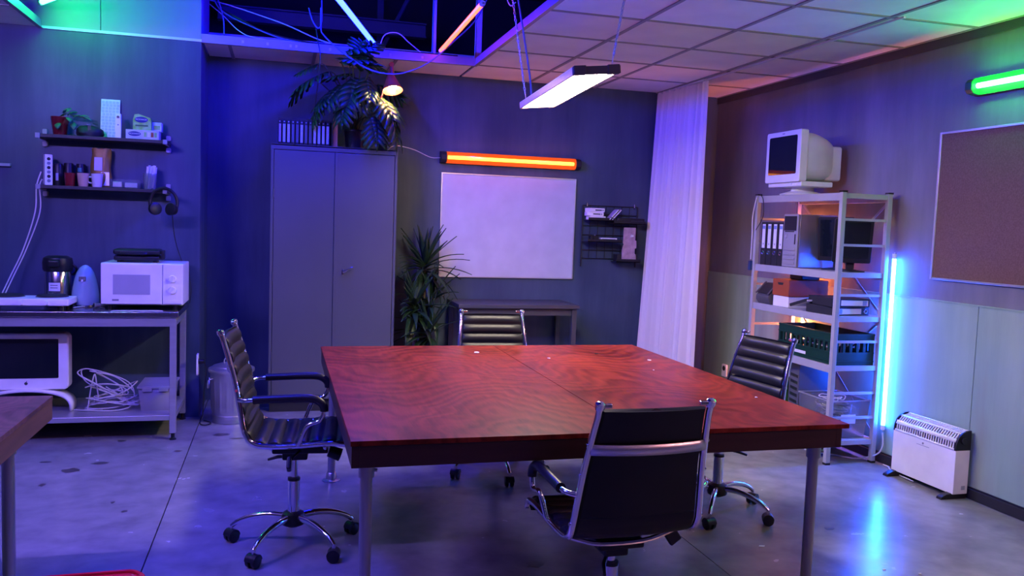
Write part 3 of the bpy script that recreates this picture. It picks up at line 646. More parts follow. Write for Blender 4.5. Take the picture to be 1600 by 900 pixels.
# headphone lead down behind the microwave
# ================================================================ WALL SHELVES
SHM = mat('dark_shelf_board', (.03,.025,.028), .5)
BRK = mat('grey_bracket_plastic', (.30,.30,.33), .4)
def shelf(name, z, label):
    t = thing(name, label, 'shelf', (-1.145,BY,z))
    B(-.40,-.20,-.022,.40,-.001,0).build('board', SHM, t, bevel=.002)
    for x in (-.395, .385):
        for (dx, zz) in ((0,.028),(0,-.055)): MB().prism(rrect(.03,.034,.006,2,x+dx,zz), -.03, -.001, 'y').build('bracket_plate', BRK, t, bevel=.002)
        B(x-.004,-.16,-.030,x+.004,-.002,-.0225).build('bracket_arm', BRK, t)
        B(x-.014,-.212,-.028,x+.014,-.201,.004).build('front_clip', BRK, t, bevel=.002)
    return t
S1, S2 = 1.968, 1.632
shelf('wall_shelf', S1, 'upper dark wall shelf holding the red plant pot'); shelf('wall_shelf', S2, 'lower dark wall shelf holding the cups')
# red pot + pothos
t = thing('potted_plant', 'glossy red plant pot with a trailing green plant on the upper shelf', 'plant', (-1.43,6.31,S1))
MB().lathe([(.042,0),(.058,.118),(.058,.124),(.052,.122),(.05,.10),(0,.10)], n=24).build('pot', mat('glossy_dark_red', (.16,.008,.012), .12, coat=.7), t)
lf = MB()
def pleaf(u, v):
    wv = math.sin(math.pi*min(1,u*1.0))**.7*.026*(1-.3*u); return Vector((u*.062, (v-.5)*2*wv, .012*math.sin(u*3)-.006*(2*v-1)**2))
lf.surf(pleaf, 6, 4); leaf_me = lf.mesh('leaf', mat('pothos_leaf', (.03,.16,.06), .35, col2=(.10,.30,.10), vscale=(14,14,14)))
for (x,y,z,a,b,c) in ((.01,-.03,.13,-.3,-.2,.2),(.0,-.04,.085,-1.5,.9,.3),(.05,-.02,.14,.2,-.3,.0),(.085,-.02,.13,.3,-.1,.0),(.12,-.02,.13,.1,-.1,.2),(.15,-.03,.125,-.4,.3,0),(.03,-.04,.15,-.8,-.4,.5),(.06,-.05,.12,-1.1,.6,-.2),(.03,.0,.155,.9,-.6,.1),(.09,-.04,.09,-1.3,1.0,0)):
    link('leaf', leaf_me, t, loc=(x,y,z), rot=(c,b,a), solid=.001)
MB().tube(spline([(0,0,.11),(.04,-.01,.145),(.1,-.02,.135),(.16,-.03,.125)],5), .0025, 6).build('stem', STEMM, t); MB().tube(spline([(0,0,.11),(.01,-.04,.13),(.0,-.05,.09)],5), .0022, 6).build('stem', STEMM, t)
# dark pouch with a leaf print beside it
t = thing('dark_pouch', 'dark lumpy pouch with a lighter tag beside the red pot', 'pouch', (-1.25,6.30,S1))
MB().lathe([(.0,0),(.075,.002),(.088,.022),(.08,.05),(.055,.07),(.02,.078),(0,.078)], n=20, fn=lambda r_,z_,a: r_*(1+.10*math.sin(3*a+z_*40))*(.62+.38*abs(math.cos(a)))).build('pouch_body', BLACKM, t)
MB().obox((.012,-.052,.045), (.02,.004,.055), (R(12),0,.1)).build('tag', mat('olive_tag', (.12,.14,.07), .5), t); MB().lathe([(.012,.078),(.012,.083),(0,.084)], (.0,-.01,0), 12).build('button', mat('pale_button', (.4,.6,.5), .3), t)
# keyboard standing upright
t = thing('white_keyboard', 'small white computer keyboard standing upright against the wall', 'keyboard', (-1.132,6.325,S1), 0)
KT = Matrix.Translation((0,.03,0)) @ Matrix.Rotation(R(-9), 4, 'X')
MB().box(-.06,-.006,0,.06,.006,.275).xf(KT).build('plate', WHITEPL, t, bevel=.002)
km = mat('white_key', (.62,.62,.64), .4)
for i in range(5):
    for j in range(12):
        w_ = .0165; x = -.046+i*.0225+(.004 if j % 3 == 1 else 0); MB().box(x-.0085,-.0095,.012+j*.0212,x+.0085,-.0055,.012+j*.0212+w_).xf(KT).build('key', km, t)
# white remote
t = thing('white_remote', 'white remote control standing in front of the keyboard', 'remote', (-1.062,6.265,S1))
MB().prism(rrect(.036,.165,.004,2,0,.0825), -.014, .014, 'y').build('body', WHITEPL, t, bevel=.003); MB().cyl((0,-.014,.142), (0,-.017,.142), .009, n=12).build('button', BLACKP, t)
MB().cyl((0,-.014,.09), (0,-.0155,.09), .005, n=10).build('round_key', mat('grey_plug'), t)
# tea boxes
GB = mat('green_tea_carton', (.16,.55,.03), .4, col2=(.32,.65,.25), vscale=(20,20,20)); CB_ = mat('pale_tea_carton', (.45,.52,.5), .4, col2=(.62,.6,.45), vscale=(22,22,22)); BB_ = mat('blue_white_carton', (.35,.55,.62), .4, col2=(.6,.65,.65), vscale=(15,15,15))
NAVY = mat('navy_print', (.02,.03,.2), .5)
def ell(name, c, a, b, y, m, par): return MB().prism([(c[0]+a*math.cos(q), c[1]+b*math.sin(q)) for q in [k*.349 for k in range(18)]], y-.0015, y, 'y').build(name, m, par)
t = thing('tea_box', 'low tea carton with an oval blue logo, front of the stack on the upper shelf', 'box', (-.908,6.29,S1))
B(-.105,-.05,0,.105,.05,.064).build('carton', CB_, t, bevel=.001); o_ = ell('logo_oval', (-.05,.036), .04, .016, -.05, NAVY, t)
link('lettering', text_mesh('PICKWICK', .015, PAPER), o_, loc=(-.05,-.052,.036), rot=(R(90),0,0))
for i in range(4): B(.01+i*.022,-.0515,.018,.026+i*.022,-.05,.05).build('printed_panel', (GB, PAPER, ORANGEB, GB)[i], t)
t = thing('tea_box', 'green tea carton with open wavy lid standing on the low carton', 'box', (-.905,6.30,S1+.064))
MB().prism([(-.065,0),(.05,0),(.05,.06),(.045,.085),(.01,.095),(-.03,.108),(-.055,.104),(-.065,.07)], -.045, .04, 'y').build('carton', GB, t, bevel=.001); o_ = ell('logo_oval', (-.012,.07), .042, .02, -.045, NAVY, t)
link('lettering', text_mesh('PICKWICK', .015, PAPER), o_, loc=(-.012,-.047,.07), rot=(R(90),0,0)); B(-.05,-.0465,.025,.03,-.045,.035).build('printed_band', mat('dark_green_print', (.03,.16,.04), .5), t)
t = thing('tea_box', 'pale blue carton beside the green tea carton', 'box', (-.825,6.34,S1+.064))
B(-.04,-.035,0,.03,.04,.062).build('carton', BB_, t, bevel=.001); B(-.02,-.0362,.012,.02,-.035,.04).build('printed_panel', GB, t)
# power strip on end
t = thing('power_strip', 'white upright power strip with a row of sockets on the lower shelf', 'power strip', (-1.50,6.29,S2), R(22))
B(-.024,-.03,0,.024,.03,.205).build('body', WHITEPL, t, bevel=.006)
for i in range(6):
    sck = MB().cyl((0,-.03,.03+i*.029), (0,-.0325,.03+i*.029), .011, n=14).build('socket_hole', BLACKP if i % 2 else mat('grey_print'), t)
# canister, dark mugs
t = thing('black_canister', 'black canister with a pale label next to the power strip', 'canister', (-1.447,6.33,S2)); MB().lathe([(.03,0),(.032,.01),(.032,.13),(.026,.148),(0,.15)], n=20).build('canister_body', BLACKP, t); B(-.008,-.0335,.035,.008,-.0315,.085).build('label_strip', mat('grey_label', (.4,.42,.5), .5), t)
def cup(name, label, x, y, z, r, h, m, flip=False, handle=True, wide=.75):
    t = thing(name, label, 'cup', (x,y,z)); pr_ = [(r*wide,0),(r*wide+.002,.006),(r,h),(r-.003,h),(r*wide-.002,.008),(0,.008)]
    if flip: pr_ = [(a, h-b) for a, b in pr_]
    MB().lathe(pr_, n=24).build('cup_body', m, t)
    if handle: MB().tube(spline([(-r*.92,0,h*.75),(-r-.018,0,h*.7),(-r-.016,0,h*.35),(-r*.82,0,h*.3)],4), .0045, 6).build('handle', m, t)
    return t
cup('dark_mug', 'dark mug upside down behind the dark red cup', -1.39,6.36,S2,.036,.158,BLACKP,True,False); t = cup('dark_mug', 'dark mug with a green mark behind the cream cup', -1.315,6.36,S2,.034,.155,BLACKP,True,False); MB().lathe([(.0335,.10),(.033,.128)], n=6, a0=R(-115), a1=R(-70)).build('green_mark', mat('teal_mark', (.05,.3,.25), .5), t)
cup('coffee_cup', 'dark red cup on the lower wall shelf', -1.362,6.265,S2,.036,.088,mat('dark_red_glaze', (.22,.015,.018), .2), handle=False); cup('coffee_cup', 'cream cup on the lower wall shelf', -1.280,6.262,S2,.038,.09,mat('cream_glaze', (.6,.42,.28), .22), handle=False); cup('coffee_cup', 'white cup with handle on the lower wall shelf', -1.194,6.26,S2,.037,.09,mat('white_glaze', (.7,.67,.68), .2))
# gold coffee bag
GOLD = mat('gold_foil', (.30,.19,.04), .4, metal=.25, bump=.5, bscale=45)
t = thing('coffee_bag', 'crumpled gold and white coffee bag behind the white cup', 'bag', (-1.185,6.352,S2))
def bag(u, v):
    a = 2*math.pi*v; k = 1-.75*u**2.2; return Vector(((.068-.008*u)*math.cos(a)*(1+.08*math.sin(9*u+3*a)), .04*math.sin(a)*k*(1+.12*math.sin(7*u)), .265*u+.006*math.sin(5*a)))
MB().surf(bag, 12, 24).build('foil_body', GOLD, t); MB().obox((-.012,-.036,.16), (.05,.004,.09), (R(-7),0,.05)).build('white_panel', PAPER, t); MB().obox((.03,-.035,.06), (.05,.004,.09), (R(-3),0,.1)).build('silver_panel', ALU, t)
# glass dish and straw glass
t = thing('glass_box', 'low clear plastic box reflecting blue light on the lower shelf', 'box', (-1.02,6.30,S2)); B(-.095,-.045,0,.095,.045,.06).build('clear_shell', CLEAR, t, bevel=.003)
B(-.08,-.035,.006,-.02,.035,.045).build('wrapped_packet', ALU, t, bevel=.004); B(-.005,-.03,.006,.075,.03,.04).build('wrapped_packet', WHITEPL, t, bevel=.004)
t = thing('straw_glass', 'clear glass full of wrapped sticks at the right end of the lower shelf', 'glass', (-.868,6.30,S2)); MB().lathe([(.040,0),(.046,.11),(.044,.11),(.038,.004),(0,.004)], n=24).build('glass', CLEAR, t)
for k in range(14):
    a = k*2.4; rr = .011+.022*(k % 3)/2; MB().obox((rr*math.cos(a), rr*math.sin(a), .083+.006*math.sin(k*3)), (.012,.004,.155), (.12*math.sin(a),.10*math.cos(a),a)).build('stick', WHITEPL, t)
# headphones
t = thing('headphones', 'black over-ear headphones hanging from the end of the lower shelf', 'headphones', (-.765,6.185,1.555))
MB().tube(spline([(-.082,-.01,-.05),(-.086,0,.0),(-.06,0,.06),(0,0,.088),(.06,0,.06),(.086,0,.0),(.082,-.01,-.05)],6), .0105, 8).build('headband', BLACKP, t)
for s in (-1,1):
    c_ = Vector((s*.052,-.025,-.055)); n_ = Vector((-s*.55,-.8,.1)).normalized(); MB().tube([c_-n_*.03,c_-n_*.024,c_+n_*.0,c_+n_*.014,c_+n_*.018], [.022,.036,.042,.042,.03], 20).build('ear_cup', BLACKP, t); MB().tube([(s*.082,-.01,-.05),(s*.07,-.012,-.055)], .009, 8).build('yoke', BLACKP, t)
MB().tube(spline([(.058,-.02,-.095),(.065,.06,-.25),(.10,.13,-.40),(.14,.16,-.46),(.165,.13,-.6),(.155,.16,-.715)],6), .0028, 6).build('lead', CABLEK, t)
# white leads from the power strip to the hot plate
for i, dx in enumerate((0, .018)):
    tag(MB().tube(spline([(-1.535+dx*.3,6.262,1.72-.05*i),(-1.565+dx,6.27,1.62),(-1.575+dx*1.6,6.27,1.45),(-1.65+dx,6.28,1.2),(-1.72+dx,6.25,1.02),(-1.755+dx,6.18,.90)],6), .0042, 6).build('power_lead', CABLEW), ('white lead looping down from the power strip, left of the pair', 'white lead hanging from the power strip, right of the pair')[i], 'cable')
t = thing('wall_hook', 'small grey wall bracket at the left edge of the picture', 'hook', (-1.80,BY,1.76)); B(-.04,-.03,-.01,.05,-.001,.01).build('hook_plate', BRK, t, bevel=.003)
# wall socket on the return wall
t = thing('wall_socket', 'white wall socket with a black plug beside the metal bin', 'socket', (BX,6.22,.42)); MB().prism(rrect(.075,.15,.012,3), .001, .012, 'x').build('face_plate', WHITEPL, t, bevel=.002)
MB().cyl((.012,.0,.02), (.05,.0,.02), .02, .016, 14).build('plug', BLACKP, t); MB().tube(spline([(.05,0,.015),(.065,0,-.05),(.05,-.02,-.2),(.045,-.03,-.36),(.03,-.06,-.41),(.07,-.10,-.412),(.10,-.04,-.412),(.05,.02,-.408)],6), .004, 6).build('lead', CABLEK, t)

# ================================================================ METAL BIN
t = thing('metal_bin', 'ribbed galvanised dustbin with lid between the workbench and the cabinet', 'bin', (-.318,6.265,0))
def ribbed(r_, z_, a):
    return r_ + (.004*max(0,math.cos(a*18))**2 if .09 < z_ < .30 else 0)
MB().lathe([(.128,0),(.132,.006),(.130,.02),(.131,.05),(.134,.055),(.132,.06),(.135,.085),(.136,.10),(.139,.2),(.143,.295),(.144,.31),(.146,.36),(.149,.365),(.146,.37)], n=144, fn=ribbed).build('body', GALV, t)
ld = MB().lathe([(.157,.362),(.160,.372),(.158,.385),(.152,.388),(.13,.398),(.128,.403),(.09,.415),(.05,.423),(0,.426)], n=40).build('lid', GALV, t)
MB().tube(spline([(-.05,0,.42),(-.045,0,.45),(0,0,.465),(.045,0,.45),(.05,0,.42)],5), .005, 8).build('lid_handle', GALV, ld)
for s in (-1,1): MB().tube(spline([(s*.12,-.08,.32),(s*.15,-.09,.31),(s*.155,-.09,.26),(s*.15,-.05,.26),(s*.148,-.02,.32)],4), .004, 8).build('side_handle', GALV, t)

# ================================================================ CABINET
t = thing('steel_cabinet', 'tall grey two-door steel cabinet with a chrome turn handle', 'cabinet', (.398,6.72,0))
W, D_ = .466, .25
B(-W,-D_+.022,.10,W,D_,2.0).build('carcass', CABM, t, bevel=.003)
B(-W+.01,-D_+.04,0,W-.01,D_-.02,.10).build('plinth', BLACKM, t)
B(-W-.002,-D_,1.972,W+.002,-D_+.022,2.012).box(-W,-D_,.1,-W+.02,-D_+.022,1.972).box(W-.02,-D_,.1,W,-D_+.022,1.972).box(-W,-D_,.1,W,-D_+.022,.125).build('front_frame', CABM, t, bevel=.002)
B(-W-.002,-D_,1.998,W+.002,D_,2.012).build('top_panel', CABM, t, bevel=.003)
B(-W+.023,-D_+.002,.128,-.004,-D_+.02,1.968).build('door', CABM, t, bevel=.003)
d2 = B(-.0005,-D_-.004,.128,W-.023,-D_+.02,1.968).build('door', CABM, t, bevel=.005)
B(-.0025,-D_-.006,.128,.018,-D_-.004,1.968).build('door_lip', CABM, d2, bevel=.001)
hd = MB().prism(rrect(.022,.045,.01,4,.066,1.072), -D_-.012, -D_-.004, 'y').build('handle_rose', CHROME, d2, bevel=.003)
MB().tube([(.066,-D_-.01,1.072),(.066,-D_-.03,1.072)], .008, 10).tube(spline([(.066,-D_-.03,1.072),(.10,-D_-.032,1.092),(.142,-D_-.03,1.112)],4), [.009]*4+[.007]*4+[.006], 10).build('handle_lever', CHROME, d2)
for z_ in (.4, 1.0, 1.62): MB().cyl((-W+.021,-D_-.001,z_), (-W+.021,-D_-.001,z_+.06), .005, n=8).build('hinge', CABM, t)
# video cases in a rack on top
CT = 2.012
t = thing('case_rack', 'black wire rack holding the row of video cases on the cabinet', 'rack', (.18,6.64,CT)); B(-.20,-.07,0,.20,.08,.012).box(-.20,.07,.012,.20,.08,.20).box(-.20,-.07,.012,-.194,.08,.20).box(.192,-.07,.012,.198,.08,.20).build('rack_frame', BLACKM, t); B(-.20,-.06,.19,.20,-.05,.202).build('top_rail', BLACKM, t)
sp = [1,2,1,0,0,1,0,0,1,2,2,1]
for i, s in enumerate(sp):
    x = -.02+i*.0318+.012
    t = thing('video_case', ('leftmost', 'second', 'third', 'fourth', 'fifth', 'sixth', 'seventh', 'eighth', 'ninth', 'tenth', 'eleventh', 'rightmost')[i] + ' video case in the rack on the cabinet, with %s spine' % ('grey','white','pale blue')[s], 'video case', (x,6.635,CT+.0125), 0, 'video cases on the cabinet')
    B(-.0135,-.055,0,.0135,.06,.178).build('case', BLACKP, t, bevel=.002); B(-.009,-.0562,.012,.009,-.055,.145).build('spine_label', (mat('grey_spine', (.12,.13,.15), .5), mat('white_spine', (.55,.57,.62), .5, col2=(.4,.4,.5), vscale=(90,90,90)), mat('blue_spine', (.45,.52,.65), .5))[s], t); MB().cyl((0,-.0562,.162), (0,-.055,.162), .005, n=8).build('spine_hole', mat('grey_label'), t)
tag(MB().box(.383,6.60,CT+.0005,.418,6.625,CT+.232).build('wooden_board', mat('pale_board', (.38,.22,.13), .6, var=.3, vscale=(9,9,2)), bevel=.001), 'narrow pale wooden board standing beside the video cases', 'board')

# philodendron on the cabinet
def lobed_leaf(scale=1.0, droop=.5, lobes=5, m=LEAFG):
    mb = MB(); Lf = .24*scale
    def mid(s): return Vector((Lf*s, 0, -droop*Lf*s*s*.7))
    for sd in (-1, 1):
        for k in range(lobes):
            s0 = .02+.80*k/lobes; s1 = s0+.80/lobes*.86; Ls = .128*scale*math.sin(math.pi*(.18+.74*k/lobes))**.7*1.1
            a, b = mid(s0), mid(s1); dirv = Vector((.45+.5*k/lobes, sd*1.0, -.25)).normalized()
            m1 = (a+b)/2+dirv*Ls*.55; tip = (a+b)/2+dirv*Ls; tip.z -= .35*Ls*droop; wv = (b-a)*.62
            mb.add([a, b, m1+wv, m1-wv, tip+wv*.5, tip-wv*.45+Vector((0,0,-.004))], [(0,1,2,3),(3,2,4,5)] if sd > 0 else [(3,2,1,0),(5,4,2,3)])
    a = mid(.0); pts = [mid(i/8) for i in range(9)]
    for i in range(8):
        p, q = pts[i], pts[i+1]; w0 = .026*scale*(1-i/10); w1 = .026*scale*(1-(i+1)/10)
        mb.add([p+Vector((0,-w0,.001)), q+Vector((0,-w1,.001)), q+Vector((0,w1,.001)), p+Vector((0,w0,.001))], [(0,1,2,3)])
    e = mid(.86); mb.add([e+Vector((0,-.02*scale,0)), mid(1.08), e+Vector((0,.02*scale,0))], [(0,1,2)])
    return mb.mesh('leaf', m)
t = thing('potted_philodendron', 'large potted plant with deeply cut leaves standing on the cabinet', 'plant', (.548,6.66,CT))
MB().lathe([(.066,0),(.076,.13),(.08,.135),(.08,.15),(.074,.15),(.07,.125),(0,.125)], n=28).build('pot', BLACKP, t)
lms = [lobed_leaf(1.0,.5), lobed_leaf(1.15,.9), lobed_leaf(.8,.3)]
# (tip-side anchor x, y, z relative to pot base; yaw deg; pitch deg; mesh)
LV = [(-.20,-.12,.56,195,10,1),(-.12,-.16,.46,215,35,0),(-.22,-.05,.36,190,45,0),(-.05,-.18,.60,170,-10,0),(.02,-.12,.66,120,-35,2),(.0,-.17,.52,250,40,1),(-.28,-.08,.62,185,20,2),(.08,-.16,.54,280,45,0),(.12,-.10,.62,35,-25,2),(.17,-.13,.40,300,20,1),(.20,-.12,.28,330,60,1),(.12,-.15,.24,290,75,0),(.02,-.06,.62,80,-55,2),(-.14,.04,.60,160,-20,0),(.10,.05,.60,20,-20,0),(-.08,-.20,.38,230,55,0),(.03,-.20,.42,265,60,2),(-.20,-.16,.40,205,40,2),(-.33,-.05,.50,190,30,0),(-.1,-.14,.68,150,-30,0),(.16,-.05,.50,10,10,0),(-.02,-.1,.56,200,0,0),(.19,-.13,.36,335,35,0)]
for i, (x,y,z_,yw,pt_,mi) in enumerate(LV):
    if pt_ < 0: y = -.31; yw = 180+(yw % 180)
    yw_ = R(yw); rl_ = random.uniform(-.35,.35)
    for _ in range(24):
        mm = Matrix.Translation((.548+x,6.66+y,CT+z_)) @ Euler((rl_, R(pt_), yw_)).to_matrix().to_4x4()
        wv_ = [mm @ v.co for v in lms[mi].vertices]
        bad = any((p.y > 6.395 and p.z > ZC-.02) or p.y > YB-.012 for p in wv_)
        low = any(p.y > 6.46 and p.z < CT+.012 and -.08 < p.x < .875 for p in wv_)
        if bad: pt_ += 7; y -= .012
        elif low: pt_ -= 6; y -= .02
        else: break
    o = link('leaf', lms[mi], t, loc=(x,y,z_), rot=(rl_, R(pt_), yw_), solid=.0012)
    MB().tube(spline([(random.uniform(-.03,.03),random.uniform(-.03,.03),.12),(x*.35,y*.35,.12+z_*.45),(x*.8,y*.8,z_*.97),(x,y,z_)],5), .0045, 6).build('stalk', STEMM, t)
# clamp lamp
COPP = mat('copper_red_enamel', (.42,.075,.03), .4)
t = thing('clamp_lamp', 'small copper-red clamp lamp shining on the plant on the cabinet', 'lamp', (.72,6.50,CT))
sh = MB().lathe([(.022,.135),(.026,.13),(.078,.0),(.076,0),(.024,.126),(0,.126)], n=28); sh.xf(Matrix.Translation((.092,-.03,.445)) @ Euler((R(-20),R(-6),0)).to_matrix().to_4x4()).build('shade', COPP, t)
bl = MB().lathe([(0,-.032),(.018,-.026),(.028,-.01),(.03,.006),(.024,.026),(.014,.045),(.012,.06)], n=20); bl.xf(Matrix.Translation((.092,-.03,.478)) @ Euler((R(-20),R(-6),0)).to_matrix().to_4x4()).build('bulb', emis('warm_bulb_glow', (1,.72,.36), E_BULB), t)
MB().cyl((.09,-.01,.57), (.085,.0,.635), .014, .012, 12).build('lamp_holder', COPP, t); MB().cyl((.082,-.012,.645), (.082,.016,.645), .018, n=14).build('knuckle', COPP, t)
MB().tube([(.08,.0,.64),(.0,.0,.36),(-.005,.0,.30),(.03,.02,.045)], .006, 8).build('arm', COPP, t); MB().cyl((-.003,0,.28), (-.003,0,.37), .012, n=10).build('spring_sleeve', COPP, t)
B(.0,-.02,.0005,.06,.05,.045).build('clamp', BLACKM, t, bevel=.006); MB().tube([(.03,-.03,.03),(.09,-.06,.05)], .007, 8).build('clamp_grip', BLACKM, t)
tag(MB().tube(spline([(.80,6.62,CT+.006),(.84,6.62,CT+.04),(.90,6.66,CT+.05),(1.05,6.86,2.055),(1.2,6.96,2.01),(1.29,6.965,2.012)],6), .0035, 6).build('lamp_cable', CABLEW), 'thin white cable sagging from the cabinet to the orange batten', 'cable')

# ================================================================ YUCCA on the floor
t = thing('potted_yucca', 'tall dark yucca plant standing between the cabinet and the whiteboard', 'plant', (1.10,6.70,0))
MB().lathe([(.12,0),(.15,.26),(.155,.28),(.145,.28),(.135,.24),(0,.24)], n=28).build('pot', BLACKM, t)
def strap(Lf, drp):
    def fn(u, v):
        wv = .021*math.sin(math.pi*(.12+.88*u))**.75*(1-u**4)+.002; return Vector((Lf*u*(1-.12*drp*u), (v-.5)*2*wv, -drp*Lf*u*u*.55-.006*(1-abs(2*v-1))))
    return MB().surf(fn, 7, 2).mesh('leaf', LEAFY)
sms = [strap(.36,.2), strap(.40,.6), strap(.34,1.0), strap(.30,.1)]
for (cxk, cyk, zt, nl) in ((.04,.05,1.15,44), (-.05,-.04,.82,36), (.06,-.08,.62,32), (.10,.06,.86,24)):
    MB().tube(spline([(cxk*.4,cyk*.4,.2),(cxk*.7,cyk*.7,zt*.55),(cxk,cyk,zt)],5), .018, 8).build('trunk', mat('yucca_bark', (.12,.10,.08), .8, bump=.5, bscale=70), t)
    for k in range(nl):
        el = 82-118*(k/nl)**1.1; yw = k*137.5
        Lk = .40*math.cos(R(el))
        for _ in range(40):
            tx, ty = 1.10+cxk+Lk*math.cos(R(yw)), 6.70+cyk+Lk*math.sin(R(yw))
            if ty < 6.975 and (tx > .895) and not (tx > 1.36 and zt < .95 and el < 30): break
            yw += 17
        o = link('leaf', sms[0 if el > 40 else (1 if el > 5 else 2)] if k > 4 else sms[3], t, loc=(cxk,cyk,zt-.10*k/nl), rot=(0,R(-el),R(yw)), solid=.0012)
# ================================================================ WHITEBOARD, WIRE GRID, DARK DESK
t = thing('whiteboard', 'blank whiteboard with thin aluminium frame on the back wall', 'whiteboard', (1.90,6.999,1.453))
B(-.59,-.014,-.43,.59,-.001,.43).build('panel', WBOARD, t)
for a in ((-.6,-.018,-.44,-.59,-.001,.44),(.59,-.018,-.44,.6,-.001,.44),(-.59,-.018,-.44,.59,-.001,-.43),(-.59,-.018,.43,.59,-.001,.44)): B(*a).build('frame_rail', ALU, t, bevel=.002)
t = thing('wire_grid', 'black wire grid panel with shelves hung on the back wall', 'wire rack', (2.83,6.985,1.40))
BW = mat('black_wire', (.012,.012,.014), .45)
for x in (-.26,.26): MB().cyl((x,0,-.27), (x,0,.27), .006, n=8).build('upright', BW, t)
for z_ in (.268, .09, .01, -.125, -.198, .19): MB().cyl((-.26,.003,z_), (.26,.003,z_), .004, n=6).build('cross_wire', BW, t)
for k in range(1,7): MB().cyl((-.26+k*.0743,.005,-.198), (-.26+k*.0743,.005,.268), .0025, n=6).build('upright_wire', BW, t)
for x in (-.225,.225): MB().tube([(x,.012,.30),(x,-.008,.29),(x,-.012,.262),(x,-.004,.255)], .005, 8).build('hanging_hook', CHROME, t)
for (x0,x1,z_,d) in ((-.25,.0,.135,.13),(-.03,.27,.115,.17),(-.26,.06,-.05,.16),(.02,.25,-.22,.14)):
    s_ = B(x0,-d,z_,x1,-.006,z_+.006).build('shelf_tray', BW, t); B(x0,-d,z_,x1,-d+.004,z_+.028).build('tray_lip', BW, s_)
for i in range(3):
    t = thing('white_adapter', ('bottom','middle','top')[i]+' one of three white boxes stacked on the wire grid', 'box', (2.665-.012*(i % 2)-.006*i,6.905,1.5425+.0342*i), R((4,-5,8)[i]), 'white boxes stacked on the wire grid')
    B(-.075,-.045,0,.075,.045,.0335).build('shell', WHITEPL, t, bevel=.004); B(-.02,-.0465,.012,.045,-.045,.021).build('port_slot', BLACKP, t); MB().cyl((.056,-.045,.017), (.056,-.047,.017), .005, n=8).build('port_hole', BLACKP, t)
for i, c in enumerate(((.4,.36,.45),(.36,.3,.22))):
    t = thing('leaning_booklet', ('pale thin booklet leaning on the white boxes in the wire grid','brownish thin booklet leaning at the outside in the wire grid')[i], 'booklet', (2.768+.026*i,6.90,1.543)); MB().obox((.047,0,.05), (.012,.09,.12), (0,R(43),0)).build('cover', mat('booklet_%d' % i, c, .6), t, bevel=.001); MB().obox((.047,-.001,.05), (.007,.091,.118), (0,R(43),0)).build('pages', PAPER, t)
t = thing('black_router', 'flat black network box with a cable on the wire grid', 'router', (2.976,6.905,1.5225)); MB().prism(rrect(.27,.12,.02,3), 0, .045).build('shell', BLACKP, t, bevel=.006)
for k in range(9): B(.0+k*.0125,-.0615,.012,.008+k*.0125,-.06,.022).build('port', mat('grey_print'), t)
MB().tube(spline([(-.06,-.06,.02),(-.1,-.085,.005),(-.16,-.08,.03),(-.20,-.06,.05)],5), .003, 6).build('lead', CABLEK, t)
t = thing('white_box', 'small white open box on the middle tray of the wire grid', 'box', (2.775,6.88,1.3565), R(-6)); B(-.075,-.035,0,.075,.045,.032).build('shell', WHITEPL, t, bevel=.003); B(-.06,-.036,.004,.06,-.0345,.026).build('side_recess', mat('grey_label'), t)
t = thing('black_camera', 'small black camera-like gadget on the middle tray of the wire grid', 'gadget', (2.65,6.90,1.3565)); B(-.04,-.03,0,.04,.03,.05).build('shell', BLACKP, t, bevel=.008); MB().cyl((.0,-.03,.03), (0,-.055,.03), .018, n=14).build('lens', BLACKP, t); MB().cyl((.01,0,.05), (.01,0,.058), .006, n=8).build('button', CHROME, t)
t = thing('torn_card', 'torn pinkish cardboard strip standing on the lowest tray of the wire grid', 'cardboard', (2.965,6.86,1.186)); MB().prism([(-.06,0),(.075,0),(.072,.06),(.06,.075),(.06,.115),(.075,.12),(.072,.185),(.06,.19),(.062,.30),(-.05,.30),(-.052,.16),(-.044,.15),(-.052,.14),(-.06,.10)], -.004, .004, 'y').build('card_sheet', mat('pinkish_card', (.36,.25,.27), .8, var=.3, vscale=(20,20,20)), t); MB().prism([(.012,.215),(.045,.22),(.04,.24),(.03,.232),(.02,.242)], -.006, -.004, 'y').build('white_tear', PAPER, t)
t = thing('black_tray_box', 'dark flat box behind the torn card on the lowest tray of the wire grid', 'box', (2.95,6.93,1.186)); B(-.08,-.05,0,.12,.045,.06).build('shell', BLACKM, t, bevel=.004)
DESKM = mat('dark_blue_grey_desk', (.055,.058,.07), .4)
t = thing('dark_desk', 'small dark desk against the back wall behind the far chair', 'desk', (1.88,6.72,0)); B(-.50,-.22,.80,.52,.27,.83).build('desktop', DESKM, t, bevel=.003); B(-.47,-.18,.74,.49,-.165,.80).build('front_rail', DESKM, t)
for x in (-.47,.485):
    for y in (-.175,.24): B(x-.02,y-.02,0,x+.02,y+.02,.80).build('leg', DESKM, t, bevel=.002)
# ================================================================ CURTAIN
t = thing('white_curtain', 'long white curtain hanging from a ceiling rail at the right end of the back wall', 'curtain', (3.237,6.55,0))
def cur(u, v):
    z_ = .02+(ZC-.025)*v; s = u; f = (math.sin(s*2*math.pi*9+1.1*math.sin(s*9))+.35*math.sin(s*2*math.pi*23))*(.017+.018*(1-v)); g = math.sin(s*2*math.pi*3.2+1)*.03*(1-v)
    return Vector((f+g-.12*(1-v)*(1-s)**1.5+.04*s*v, .44-s*(.845+.01*(1-v)), z_))
MB().surf(cur, 150, 24).build('drape', CURT, t)
B(.0,-.41,ZC-.017,.02,.44,ZC-.004).build('header_tape', WHITEM, t); B(.03,-2.6,ZC-.014,.046,.44,ZC-.003).build('rail', WHITEM, t)

